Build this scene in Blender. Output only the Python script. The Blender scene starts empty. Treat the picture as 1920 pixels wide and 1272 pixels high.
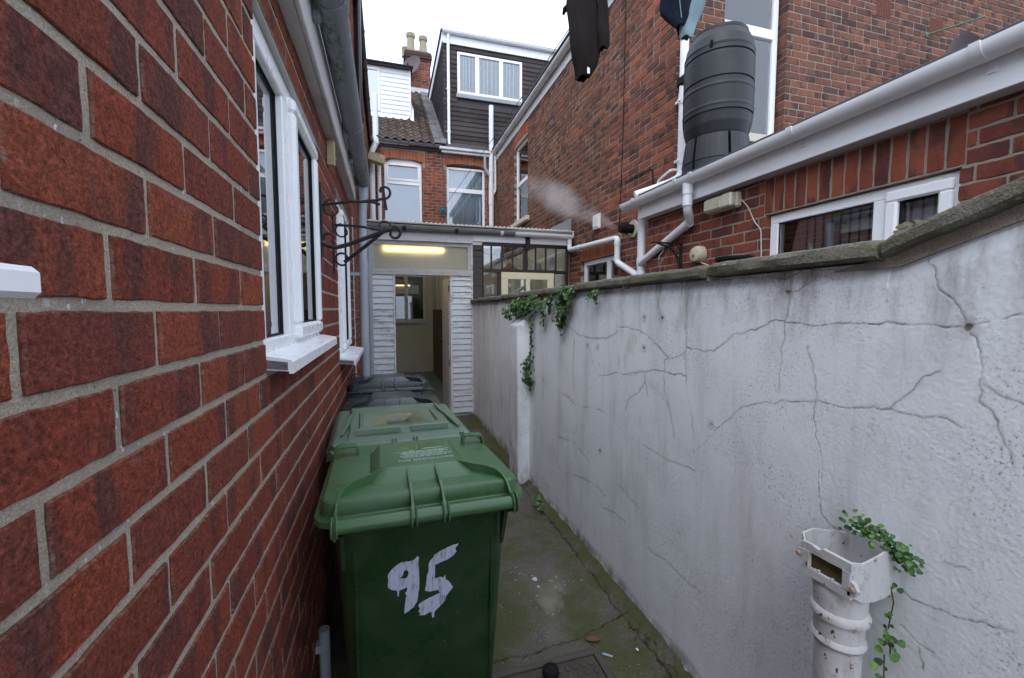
import bpy, bmesh, math, random
import numpy as np
from mathutils import Vector, Matrix
from mathutils.geometry import tessellate_polygon
R = math.radians
rng = random.Random(7)
nrng = np.random.RandomState(11)
SC = bpy.context.scene
COL = SC.collection

# ------------------------------------------------------------------ camera, sky, sun, exposure
EYE = 1.55
cam_d = bpy.data.cameras.new('camera'); cam = bpy.data.objects.new('camera', cam_d); COL.objects.link(cam)
cam.location = (0, 0, EYE); cam.rotation_euler = (R(90 - 3.9), 0, R(-16.37))
cam_d.sensor_width = 36; cam_d.lens = 15.0; cam_d.clip_start = 0.01; cam_d.clip_end = 2000
SC.camera = cam
world = bpy.data.worlds.new('World'); SC.world = world; world.use_nodes = True
wn = world.node_tree; bgn = wn.nodes['Background']
sky = wn.nodes.new('ShaderNodeTexSky'); sky.sky_type = 'NISHITA'; sky.sun_disc = False
sky.sun_elevation = R(48); sky.sun_rotation = R(215); sky.dust_density = 3.0
ovc = wn.nodes.new('ShaderNodeMix'); ovc.data_type = 'RGBA'; ovc.inputs[0].default_value = 0.88
ovc.inputs[7].default_value = (8.5, 9.6, 11.7, 1)        # even cloud cover
wn.links.new(sky.outputs[0], ovc.inputs[6]); wn.links.new(ovc.outputs[2], bgn.inputs[0])
bgn.inputs[1].default_value = 0.10
sun_d = bpy.data.lights.new('sun', 'SUN'); sun = bpy.data.objects.new('sun', sun_d); COL.objects.link(sun)
sun_d.energy = 0.5; sun_d.angle = R(30); sun_d.color = (1, 0.96, 0.9)
sun.rotation_euler = (R(42), 0, R(-35))
SC.view_settings.view_transform = 'Standard'; SC.view_settings.look = 'None'
SC.view_settings.gamma = 1; SC.view_settings.use_curve_mapping = False
SC.view_settings.exposure = 1.1
SC.render.engine = 'CYCLES'
SC.cycles.use_denoising = True
SC.cycles.max_bounces = 8; SC.cycles.transparent_max_bounces = 12
SC.cycles.volume_bounces = 1; SC.cycles.volume_step_rate = 1.0

# ------------------------------------------------------------------ object helpers
def wl(o):
    v = Vector((0, 0, 0))
    while o is not None:
        v += o.location; o = o.parent
    return v
def tag(o, label=None, cat=None, group=None, kind=None):
    if label: o['label'] = label
    if cat: o['category'] = cat
    if group: o['group'] = group
    if kind: o['kind'] = kind
    return o
def thing(name, label, cat, loc=(0, 0, 0), group=None):
    o = bpy.data.objects.new(name, None); COL.objects.link(o); o.location = loc
    o.empty_display_size = 0.05
    return tag(o, label, cat, group)
def copy_tree(o, parent=None):
    c = o.copy(); COL.objects.link(c); c.parent = parent
    for ch in list(o.children): copy_tree(ch, c)
    return c

class MB:
    """collects shapes in world coordinates; build() links them as one mesh object"""
    def __init__(s): s.v = []; s.f = []; s.sm = []
    def add(s, vs, fs, smooth=False):
        n = len(s.v); s.v += [tuple(map(float, p)) for p in vs]
        s.f += [tuple(n + i for i in f) for f in fs]; s.sm += [smooth] * len(fs); return s
    def box(s, x0, x1, y0, y1, z0, z1, b=0.0):
        x0, x1 = min(x0, x1), max(x0, x1); y0, y1 = min(y0, y1), max(y0, y1); z0, z1 = min(z0, z1), max(z0, z1)
        b = min(b, (x1-x0)*.45, (y1-y0)*.45, (z1-z0)*.45)
        if b <= 0:
            return s.add([(x, y, z) for x in (x0, x1) for y in (y0, y1) for z in (z0, z1)],
                         [(0,1,3,2),(4,6,7,5),(0,4,5,1),(2,3,7,6),(0,2,6,4),(1,5,7,3)])
        vs = []; idx = {}
        for i, x in enumerate((x0, x1)):
            for j, y in enumerate((y0, y1)):
                for k, z in enumerate((z0, z1)):
                    ix, iy, iz = (b if i == 0 else -b), (b if j == 0 else -b), (b if k == 0 else -b)
                    idx[i,j,k,0] = len(vs); vs.append((x, y+iy, z+iz))
                    idx[i,j,k,1] = len(vs); vs.append((x+ix, y, z+iz))
                    idx[i,j,k,2] = len(vs); vs.append((x+ix, y+iy, z))
        g = lambda i, j, k, a: idx[i, j, k, a]
        fs = [(g(0,0,0,0),g(0,0,1,0),g(0,1,1,0),g(0,1,0,0)), (g(1,0,0,0),g(1,1,0,0),g(1,1,1,0),g(1,0,1,0)),
              (g(0,0,0,1),g(1,0,0,1),g(1,0,1,1),g(0,0,1,1)), (g(0,1,0,1),g(0,1,1,1),g(1,1,1,1),g(1,1,0,1)),
              (g(0,0,0,2),g(0,1,0,2),g(1,1,0,2),g(1,0,0,2)), (g(0,0,1,2),g(1,0,1,2),g(1,1,1,2),g(0,1,1,2))]
        for i in (0, 1):
            for j in (0, 1):
                q = (g(i,j,0,0), g(i,j,0,1), g(i,j,1,1), g(i,j,1,0)); fs.append(q if i == j else q[::-1])
            for k in (0, 1):
                q = (g(i,0,k,0), g(i,1,k,0), g(i,1,k,2), g(i,0,k,2)); fs.append(q if i == k else q[::-1])
        for j in (0, 1):
            for k in (0, 1):
                q = (g(0,j,k,1), g(0,j,k,2), g(1,j,k,2), g(1,j,k,1)); fs.append(q if j == k else q[::-1])
        for i in (0, 1):
            for j in (0, 1):
                for k in (0, 1):
                    q = (g(i,j,k,0), g(i,j,k,2), g(i,j,k,1)); fs.append(q if (i+j+k) % 2 == 0 else q[::-1])
        return s.add(vs, fs)
    def pbox(s, pl, t0, t1, d0, d1, z0, z1, b=0.0):
        """box on a wall plane: pl = ('x'|'y', coordinate, sign of outward normal)"""
        a, c, g = pl
        if a == 'x': return s.box(c+g*d0, c+g*d1, t0, t1, z0, z1, b)
        return s.box(t0, t1, c+g*d0, c+g*d1, z0, z1, b)
    def tube(s, path, r, n=10, cap=True, closed=False):
        P = [Vector(p) for p in path]; m = len(P); rs = r if isinstance(r, (list, tuple)) else [r]*m
        T = []
        for i in range(m):
            a = P[i-1] if (i or closed) else P[i]; c = P[(i+1) % m] if (i < m-1 or closed) else P[i]
            T.append((c-a).normalized() if (c-a).length > 1e-9 else Vector((0, 0, 1)))
        up = Vector((0, 0, 1)) if abs(T[0].z) < .9 else Vector((1, 0, 0))
        N = (up - T[0]*up.dot(T[0])).normalized(); vs = []
        for i in range(m):
            N = (N - T[i]*N.dot(T[i])).normalized(); B = T[i].cross(N)
            k = 1.0
            if 0 < i < m-1:
                a, c = (P[i]-P[i-1]).normalized(), (P[i+1]-P[i]).normalized(); k = 1/max(.6, math.sqrt(max(.05, (1+a.dot(c))/2)))
            for j in range(n):
                t = 2*math.pi*j/n; vs.append(P[i] + (N*math.cos(t) + B*math.sin(t))*rs[i]*(k if k < 1.2 else 1.2))
        fs = []
        for i in range(m if closed else m-1):
            for j in range(n):
                a, b2 = i*n+j, i*n+(j+1) % n; c, d = ((i+1) % m)*n+(j+1) % n, ((i+1) % m)*n+j
                fs.append((a, b2, c, d))
        s.add(vs, fs, True)
        if cap and not closed:
            k = len(s.v) - m*n
            s.f += [tuple(k+j for j in range(n))[::-1], tuple(k+(m-1)*n+j for j in range(n))]; s.sm += [False, False]
        return s
    def lathe(s, prof, c, n=24, ax='z', ang=(0, 360)):
        full = ang[1]-ang[0] >= 360; m = n if full else n+1; vs = []
        for r, h in prof:
            for j in range(m):
                t = R(ang[0] + (ang[1]-ang[0])*j/n); a, b = r*math.cos(t), r*math.sin(t)
                vs.append({'z': (c[0]+a, c[1]+b, c[2]+h), 'x': (c[0]+h, c[1]+a, c[2]+b), 'y': (c[0]+b, c[1]+h, c[2]+a)}[ax])
        fs = []
        for i in range(len(prof)-1):
            for j in range(n):
                k = (j+1) % m; fs.append((i*m+j, i*m+k, (i+1)*m+k, (i+1)*m+j))
        return s.add(vs, fs, True)
    def prism(s, poly, ax, a0, a1):
        """extrude a 2D polygon (list of (u, v)) along an axis: 'x' -> (y, z), 'y' -> (x, z), 'z' -> (x, y)"""
        m = len(poly)
        def pt(u, v, w): return {'x': (w, u, v), 'y': (u, w, v), 'z': (u, v, w)}[ax]
        vs = [pt(u, v, a0) for u, v in poly] + [pt(u, v, a1) for u, v in poly]
        tri = tessellate_polygon([[Vector((u, v, 0)) for u, v in poly]])
        fs = [tuple(t) for t in tri] + [tuple(i+m for i in t)[::-1] for t in tri]
        fs += [(i, (i+1) % m, (i+1) % m + m, i+m) for i in range(m)]
        return s.add(vs, fs)
    def build(s, name, mat, parent=None, recalc=True, sharp=35):
        me = bpy.data.meshes.new(name); o = bpy.data.objects.new(name, me); COL.objects.link(o)
        off = Vector((0, 0, 0))
        if parent is not None: o.parent = parent; off = wl(parent)
        me.from_pydata([(x-off.x, y-off.y, z-off.z) for x, y, z in s.v], [], s.f)
        me.polygons.foreach_set('use_smooth', s.sm)
        if recalc:
            bm = bmesh.new(); bm.from_mesh(me); bmesh.ops.recalc_face_normals(bm, faces=bm.faces); bm.to_mesh(me); bm.free()
        if any(s.sm): me.set_sharp_from_angle(angle=R(sharp))
        if mat is not None: me.materials.append(mat)
        me.update(); return o

def bend(path, r, k=4):
    """round the corners of a polyline"""
    P = [Vector(p) for p in path]; out = [P[0]]
    for i in range(1, len(P)-1):
        a, b, c = P[i-1], P[i], P[i+1]; u, w = (a-b), (c-b); q = min(r, u.length*.48, w.length*.48)
        p0, p1 = b+u.normalized()*q, b+w.normalized()*q
        for j in range(k+1):
            t = j/k; out.append(p0*(1-t)**2 + b*2*t*(1-t) + p1*t*t)
    return out + [P[-1]]

# ------------------------------------------------------------------ material helpers
class NT:
    def __init__(s, name):
        s.m = bpy.data.materials.new(name); s.m.use_nodes = True; s.t = s.m.node_tree
        s.out = s.t.nodes['Material Output']; s.b = s.t.nodes['Principled BSDF']
    def n(s, kind, **kw):
        x = s.t.nodes.new('ShaderNode'+kind)
        for k, v in kw.items(): setattr(x, k, v)
        return x
    def l(s, a, b): s.t.links.new(a, b)
    def set(s, inp, v):
        if isinstance(v, bpy.types.NodeSocket): s.l(v, inp)
        elif isinstance(v, (tuple, list)) and len(v) == 3 and inp.type == 'RGBA': inp.default_value = (*v, 1)
        else: inp.default_value = v
    def math(s, op, a, b=0.0, clamp=False):
        x = s.n('Math', operation=op, use_clamp=clamp); s.set(x.inputs[0], a); s.set(x.inputs[1], b); return x.outputs[0]
    def mix(s, f, a, b, blend='MIX'):
        x = s.n('Mix', data_type='RGBA', blend_type=blend); s.set(x.inputs[0], f); s.set(x.inputs[6], a); s.set(x.inputs[7], b); return x.outputs[2]
    def ramp(s, f, stops, interp='LINEAR'):
        x = s.n('ValToRGB'); s.l(f, x.inputs[0]); e = x.color_ramp.elements; x.color_ramp.interpolation = interp
        while len(e) < len(stops): e.new(0.5)
        for i, (p, c) in enumerate(stops):
            e[i].position = p; e[i].color = (*c, 1) if isinstance(c, (tuple, list)) else (c, c, c, 1)
        return x.outputs[0]
    def step(s, f, a, b):
        x = s.n('MapRange', interpolation_type='SMOOTHSTEP'); s.l(f, x.inputs[0]); x.inputs[1].default_value = a; x.inputs[2].default_value = b
        return x.outputs[0]
    def pos(s): return s.n('NewGeometry').outputs['Position']
    def objco(s): return s.n('TexCoord').outputs['Object']
    def map(s, v, sc=(1, 1, 1), add=None):
        x = s.n('VectorMath', operation='MULTIPLY'); s.l(v, x.inputs[0]); x.inputs[1].default_value = sc; o = x.outputs[0]
        if add is not None:
            y = s.n('VectorMath', operation='ADD'); s.l(o, y.inputs[0]); s.set(y.inputs[1], add); o = y.outputs[0]
        return o
    def noise(s, v, sc, det=4, rough=.55, dist=0.0):
        x = s.n('TexNoise'); s.l(v, x.inputs['Vector']); x.inputs['Scale'].default_value = sc; x.inputs['Detail'].default_value = det
        x.inputs['Roughness'].default_value = rough; x.inputs['Distortion'].default_value = dist; return x.outputs[0]
    def voro(s, v, sc, feat='F1'):
        x = s.n('TexVoronoi', feature=feat); s.l(v, x.inputs['Vector']); x.inputs['Scale'].default_value = sc; return x.outputs[0]
    def bump(s, h, strength=.3, dist=.01, prev=None):
        x = s.n('Bump'); s.l(h, x.inputs['Height']); x.inputs['Strength'].default_value = strength; x.inputs['Distance'].default_value = dist
        if prev is not None: s.l(prev, x.inputs['Normal'])
        return x.outputs[0]
    def rnd(s):
        a = s.n('ObjectInfo').outputs['Random']; b = s.n('NewGeometry').outputs['Random Per Island']
        return s.math('FRACT', s.math('ADD', s.math('MULTIPLY', a, 3.71), s.math('MULTIPLY', b, 7.13)))
    def attr(s, name): 
        x = s.n('Attribute'); x.attribute_name = name; return x.outputs['Fac']
    def done(s, color=None, rough=.7, normal=None, spec=.4, metal=0.0, **kw):
        b = s.b
        if color is not None: s.set(b.inputs['Base Color'], color)
        s.set(b.inputs['Roughness'], rough); s.set(b.inputs['Specular IOR Level'], spec); s.set(b.inputs['Metallic'], metal)
        if normal is not None: s.l(normal, b.inputs['Normal'])
        for k, v in kw.items(): s.set(b.inputs[k], v)
        return s.m

def m_plain(name, col, rough=.5, var=.15, sc=6, spec=.4, dirt=None, dirt_amt=.5, dirt_sc=(3, 3, 3), bump=.05, bsc=150, metal=0.0):
    t = NT(name); p = t.pos(); n1 = t.noise(p, sc, 5, .6)
    c = t.mix(n1, tuple(x*(1-var) for x in col), tuple(min(1, x*(1+var)) for x in col))
    if dirt is not None:
        n2 = t.noise(t.map(p, dirt_sc), 1.0, 7, .65)
        c = t.mix(t.math('MULTIPLY', t.step(n2, .5, .72), dirt_amt), c, dirt)
    nb = t.noise(p, bsc, 3)
    return t.done(c, t.math('ADD', rough-.08, t.math('MULTIPLY', n1, .16)), t.bump(nb, bump, .004), spec, metal)

def m_brick(name, tones, flash, flash_amt, band=(14, 14, 2.2), thr=(.5, .6), rough=.9, bumpd=.004, grain=.35, fine=260, smear=None):
    t = NT(name); p = t.pos(); r = t.rnd()
    base = t.ramp(r, [(i/(len(tones)-1), c) for i, c in enumerate(tones)])
    shift = t.n('CombineXYZ'); t.l(t.math('MULTIPLY', r, 61.0), shift.inputs[0]); t.l(t.math('MULTIPLY', r, 23.0), shift.inputs[1])
    q = t.map(p, band, shift.outputs[0])
    fl = t.noise(q, 1.0, 3, .5, .3)
    fine_n = t.noise(p, fine, 4, .7); mid = t.noise(p, 42, 5, .65)
    f = t.math('MULTIPLY', t.step(t.math('ADD', fl, t.math('MULTIPLY', t.math('SUBTRACT', mid, .5), .22)), *thr), flash_amt)
    c = t.mix(f, base, flash)
    c = t.mix(1.0, c, t.ramp(fine_n, [(.25, 1-grain), (.5, 1.0), (.78, 1+grain)]), 'MULTIPLY')
    c = t.mix(1.0, c, t.ramp(mid, [(.25, .78), (.75, 1.2)]), 'MULTIPLY')
    pale = t.noise(t.map(p, (30, 30, 30)), 3.0, 6, .75)
    c = t.mix(t.math('MULTIPLY', t.step(pale, .66, .8), .30), c, (.36, .29, .25))
    h = t.math('ADD', t.math('MULTIPLY', fine_n, .5), mid)
    if smear:
        med = t.noise(p, 120, 5, .75)
        c = t.mix(1.0, c, t.ramp(med, [(.30, .42), (.5, 1.0), (.70, 1.7)]), 'MULTIPLY')
        e = t.math('ADD', t.attr('edge'), t.math('MULTIPLY', t.math('SUBTRACT', t.noise(p, 85, 5, .7), .5), .16))
        c = t.mix(t.math('MULTIPLY', t.step(e, .985, 1.05), .8), c, smear)
        gz = t.noise(t.map(p, (9, 9, 22)), 1.0, 6, .75); c = t.mix(t.math('MULTIPLY', t.step(gz, .60, .78), .35), c, (.30,.26,.225))
        h = t.math('ADD', h, t.math('MULTIPLY', med, 1.2))
    return t.done(c, rough, t.bump(h, .85, bumpd), .25)

def m_mortar(name, col, flecks=.0, stain=None):
    t = NT(name); p = t.pos()
    a = t.noise(p, 30, 6, .7); b = t.noise(p, 330, 3, .7)
    c = t.mix(a, tuple(x*.72 for x in col), tuple(x*1.18 for x in col))
    c = t.mix(1.0, c, t.ramp(b, [(.3, .6), (.7, 1.3)]), 'MULTIPLY')
    if stain: c = t.mix(t.math('MULTIPLY', t.step(t.noise(p, 3.0, 5), .5, .7), .6), c, stain)
    if flecks:
        v = t.noise(t.map(p, (95, 95, 60)), 1.0, 2, .5); w = t.noise(p, 6, 3)
        c = t.mix(t.math('MULTIPLY', t.math('MULTIPLY', t.step(v, .65, .70), t.step(w, .46, .62)), flecks), c, (.62, .63, .64))
        d = t.noise(t.map(p, (95, 95, 110)), 1.0, 2, .5)
        c = t.mix(t.math('MULTIPLY', t.step(d, .70, .74), .7), c, (.05, .05, .05))
    return t.done(c, .95, t.bump(t.math('ADD', a, t.math('MULTIPLY', b, .6)), .8, .005), .2)

def m_glass(name, tint=(.9, .93, .95), refl=.08, rough=0.0):
    t = NT(name); t.t.nodes.remove(t.b)
    tr = t.n('BsdfTransparent'); tr.inputs[0].default_value = (*tint, 1)
    gl = t.n('BsdfGlossy'); gl.inputs['Roughness'].default_value = rough; gl.inputs['Color'].default_value = (1, 1, 1, 1)
    fr = t.n('Fresnel'); fr.inputs['IOR'].default_value = 1.52
    mx = t.n('MixShader'); t.l(t.math('ADD', fr.outputs[0], refl, True), mx.inputs[0]); t.l(tr.outputs[0], mx.inputs[1]); t.l(gl.outputs[0], mx.inputs[2])
    t.l(mx.outputs[0], t.out.inputs[0]); return t.m

M = {}
M['brick_left'] = m_brick('house_brick', [(.19,.044,.026), (.25,.054,.028), (.21,.046,.029), (.275,.068,.033), (.175,.045,.032), (.235,.050,.030)], (.085,.036,.034), .72, (12, 12, 3.0), (.48, .62), grain=.5, fine=260, smear=(.30,.25,.20), bumpd=.006)
M['mortar_left'] = m_mortar('house_mortar', (.42,.365,.29), 1.0, (.25,.215,.17))
M['brick_old'] = m_brick('old_brick', [(.11,.048,.032), (.20,.075,.040), (.155,.060,.038), (.27,.098,.046), (.085,.042,.033), (.185,.072,.044), (.24,.092,.052), (.13,.054,.038)], (.045,.027,.024), .8, (4.5, 4.5, 5.5), (.52, .64), grain=.3)
M['mortar_old'] = m_mortar('old_mortar', (.34,.29,.24), 0, (.15,.12,.10))
M['brick_end'] = m_brick('weathered_brick', [(.10,.048,.037), (.18,.070,.045), (.23,.088,.05), (.125,.054,.041), (.195,.080,.052), (.085,.045,.038)], (.05,.032,.03), .8, (6, 6, 5), (.5, .62), grain=.3)
M['mortar_end'] = m_mortar('pale_mortar', (.31,.275,.235))
M['brick_ext'] = m_brick('rustic_brick', [(.16,.045,.03), (.25,.07,.04), (.20,.055,.036), (.12,.038,.03), (.29,.085,.048)], (.075,.03,.03), .75, (10, 10, 4), (.52, .62))
M['mortar_ext'] = m_mortar('buff_mortar', (.33,.28,.22))
M['brick_main'] = m_brick('red_brick', [(.19,.06,.036), (.28,.085,.045), (.13,.045,.034), (.32,.10,.055), (.22,.07,.045)], (.07,.035,.03), .7, (4, 4, 5), (.52, .64))
M['brick_arch'] = m_brick('arch_brick', [(.30,.085,.035), (.38,.12,.05), (.26,.07,.035)], (.12,.045,.03), .6, (4, 4, 5), (.55, .66))
M['air_brick'] = m_plain('terracotta_vent', (.17,.058,.042), .9, .2, 20)
M['upvc'] = m_plain('white_upvc', (.87,.875,.885), .28, .02, 4, .5, (.66,.64,.61), .04, (4, 4, 9), .004)
M['upvc_dirty'] = m_plain('weathered_upvc', (.66,.655,.65), .45, .06, 4, .4, (.26,.23,.20), .5, (2.2, 2.2, 7), .03)
M['pvc_white'] = m_plain('white_pipe', (.80,.81,.825), .3, .04, 4, .5, (.35,.33,.3), .18, (5, 5, 8), .02)
M['pvc_grey'] = m_plain('grey_pipe', (.36,.39,.43), .42, .08, 3, .4, (.16,.16,.14), .3, (6, 6, 6), .03)
def gutter_mat():
    t = NT('mossy_grey_gutter'); p = t.pos(); a = t.noise(p, 4, 5)
    c = t.mix(a, (.17,.19,.21), (.26,.285,.305))
    mo = t.noise(t.map(p, (40, 22, 30)), 1.0, 6, .75)
    ba = t.noise(t.map(p, (6, 1.6, 6)), 1.0, 3)
    f = t.math('MULTIPLY', t.step(mo, .44, .58), t.step(ba, .47, .58))
    c = t.mix(t.math('MULTIPLY', f, .85), c, (.055,.065,.03))
    return t.done(c, .5, t.bump(t.noise(p, 90, 5), .15, .003), .4)
M['gutter_left'] = gutter_mat()
M['black_pvc'] = m_plain('black_pvc', (.018,.018,.021), .25, .2, 4, .5)
M['black_iron'] = m_plain('black_iron', (.012,.012,.013), .5, .3, 20, .4, (.12,.06,.035), .35, (40, 40, 40), .2, 90)
M['timber_raw'] = m_plain('raw_timber', (.46,.38,.24), .8, .2, 12, .2, (.2,.16,.1), .5, (6, 20, 6), .2, 60)
M['brown_trim'] = m_plain('dark_brown_timber', (.035,.022,.020), .45, .3, 8, .4, (.09,.06,.05), .4, (5, 5, 5))
M['cream_paint'] = m_plain('cream_paint', (.70,.645,.44), .5, .05, 4, .4)
M['cream_wall'] = m_plain('cream_masonry_paint', (.66,.61,.48), .8, .08, 2, .2, (.35,.31,.22), .4, (2, 2, 2), .3, 60)
M['glass'] = m_glass('window_glass'); M['glass_dark'] = m_glass('dark_glass', (.62,.66,.68), .06)
M['glass_bright'] = m_glass('reflecting_glass', (.8,.85,.9), .30)
M['curtain'] = m_plain('net_curtain', (.56,.66,.70), .9, .08, 9, .1, (.36,.44,.47), .35, (25, 25, 1.5), .1, 40)
M['blind'] = m_plain('white_blind', (.74,.77,.80), .8, .03, 3, .1)
M['blind_blue'] = m_plain('pale_blue_blind', (.46,.58,.66), .8, .03, 3, .1)
M['blind_dark'] = m_plain('vertical_blind', (.34,.28,.27), .8, .15, 8, .1)
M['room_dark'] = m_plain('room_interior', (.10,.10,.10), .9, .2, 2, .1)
M['blue_blind'] = m_plain('blue_grey_blind', (.34,.44,.50), .9, .05, 2, .1)
M['room_grey'] = m_plain('room_grey', (.30,.34,.37), .9, .1, 2, .1)
def weatherboard_mat():
    t = NT('peeling_white_paint'); p = t.pos(); r = t.rnd()
    a = t.noise(p, 5, 5); c = t.mix(a, (.62,.635,.66), (.76,.775,.80))
    d = t.noise(t.map(p, (7, 7, 40)), 1.0, 8, .75); e = t.noise(p, 2.2, 3)
    f = t.math('MULTIPLY', t.step(d, .49, .62), t.step(e, .32, .58))
    c = t.mix(t.math('MULTIPLY', f, .8), c, (.27,.24,.20))
    g = t.noise(t.map(p, (25, 25, 60)), 1.0, 4, .7)
    c = t.mix(t.math('MULTIPLY', t.step(g, .66, .74), .7), c, (.13,.11,.09))
    return t.done(c, .7, t.bump(d, .3, .004), .3)
M['board'] = weatherboard_mat()
M['frame_old'] = m_plain('old_grey_paint', (.50,.48,.46), .7, .12, 6, .3, (.22,.19,.16), .7, (9, 9, 30), .3, 60)
M['lead'] = m_plain('lead_flashing', (.30,.32,.34), .55, .2, 6, .4)
M['stone'] = m_plain('old_stone', (.34,.295,.21), .85, .12, 8, .2, (.24,.21,.16), .6, (6, 6, 6), .4, 40)
M['slate'] = m_plain('dark_roof_felt', (.07,.07,.075), .8, .2, 5, .2)
def roof_tile_mat(name, base, moss, amt):
    t = NT(name); p = t.pos(); r = t.rnd()
    c = t.ramp(r, [(0, tuple(x*.7 for x in base)), (.5, base), (1, tuple(x*1.35 for x in base))])
    n1 = t.noise(p, 3, 6, .65)
    c = t.mix(t.math('MULTIPLY', t.step(n1, .45, .7), amt), c, moss)
    c = t.mix(t.math('MULTIPLY', t.step(t.noise(p, 16, 4, .7), .64, .76), .45), c, (.27,.25,.20))
    return t.done(c, .85, t.bump(t.noise(p, 60, 4), .3, .005), .25)
M['pantile'] = roof_tile_mat('mossy_pantile', (.085,.058,.046), (.045,.042,.018), .75)
M['grey_tile'] = roof_tile_mat('grey_roof_tile', (.13,.125,.13), (.16,.15,.14), .4)
M['hung_tile'] = roof_tile_mat('hung_tile', (.058,.048,.047), (.085,.072,.068), .45)
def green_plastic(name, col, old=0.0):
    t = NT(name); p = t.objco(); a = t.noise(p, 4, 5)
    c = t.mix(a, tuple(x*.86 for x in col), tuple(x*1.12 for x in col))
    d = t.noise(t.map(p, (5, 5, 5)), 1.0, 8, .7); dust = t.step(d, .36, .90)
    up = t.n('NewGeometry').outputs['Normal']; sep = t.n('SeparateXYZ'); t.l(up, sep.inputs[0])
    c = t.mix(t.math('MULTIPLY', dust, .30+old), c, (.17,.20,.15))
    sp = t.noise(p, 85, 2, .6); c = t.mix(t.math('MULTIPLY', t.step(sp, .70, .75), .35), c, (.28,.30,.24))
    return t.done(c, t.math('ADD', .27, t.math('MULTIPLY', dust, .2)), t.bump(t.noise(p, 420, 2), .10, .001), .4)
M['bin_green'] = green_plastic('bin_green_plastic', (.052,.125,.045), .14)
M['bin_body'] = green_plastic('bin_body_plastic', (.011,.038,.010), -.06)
M['bin_black'] = green_plastic('bin_black_plastic', (.022,.027,.036), .08)
M['butt_black'] = m_plain('black_butt_plastic', (.011,.012,.015), .5, .15, 3, .45, (.06,.06,.06), .3, (3, 3, 2), .04, 300)
M['paint_white'] = m_plain('brushed_white_paint', (.50,.52,.66), .55, .10, 40, .35, (.10,.15,.13), .85, (95, 95, 16), .5, 160)
M['print'] = m_plain('moulded_print', (.35,.48,.40), .6, .1, 30)
M['rubber'] = m_plain('black_rubber', (.012,.012,.012), .8, .3, 60, .2)
M['ivory'] = m_plain('ivory_plastic', (.52,.48,.36), .45, .08, 8, .4, (.3,.27,.18), .4, (14, 14, 14))
M['lens'] = m_plain('prismatic_lens', (.55,.52,.42), .2, .1, 60, .5)
M['wire'] = m_plain('white_cable', (.5,.48,.44), .5, .1, 20)
M['galv'] = m_plain('galvanised_wire', (.3,.3,.3), .4, .2, 50, .5, metal=.8)
M['cloth_black'] = m_plain('black_knit', (.017,.014,.013), .95, .35, 30, .1, (.035,.028,.024), .5, (60, 60, 3), .4, 400)
M['denim'] = m_plain('blue_denim', (.013,.017,.028), .95, .35, 25, .1, (.035,.045,.065), .5, (40, 40, 6), .4, 500)
M['denim_in'] = m_plain('pale_denim_inside', (.19,.27,.30), .95, .12, 25, .1)
M['cord_green'] = m_plain('green_line', (.10,.16,.13), .6, .1, 20)
M['cord_blue'] = m_plain('blue_cord', (.03,.16,.24), .6, .2, 20)
def leaf_mat(name, a, b):
    t = NT(name); r = t.rnd(); p = t.pos()
    c = t.ramp(r, [(0, a), (.55, b), (.85, tuple(x*1.7 for x in b)), (1, (b[0]*3.2, b[1]*2.2, b[2]*1.6))])
    c = t.mix(1.0, c, t.ramp(t.noise(p, 120, 3), [(.3, .75), (.7, 1.2)]), 'MULTIPLY')
    return t.done(c, .45, None, .4)
M['leaf'] = leaf_mat('creeper_leaf', (.016,.040,.012), (.058,.125,.036))
M['leaf_near'] = leaf_mat('ivy_leaf', (.020,.055,.012), (.045,.115,.022))
M['stem'] = m_plain('stem', (.07,.055,.03), .8)

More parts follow.
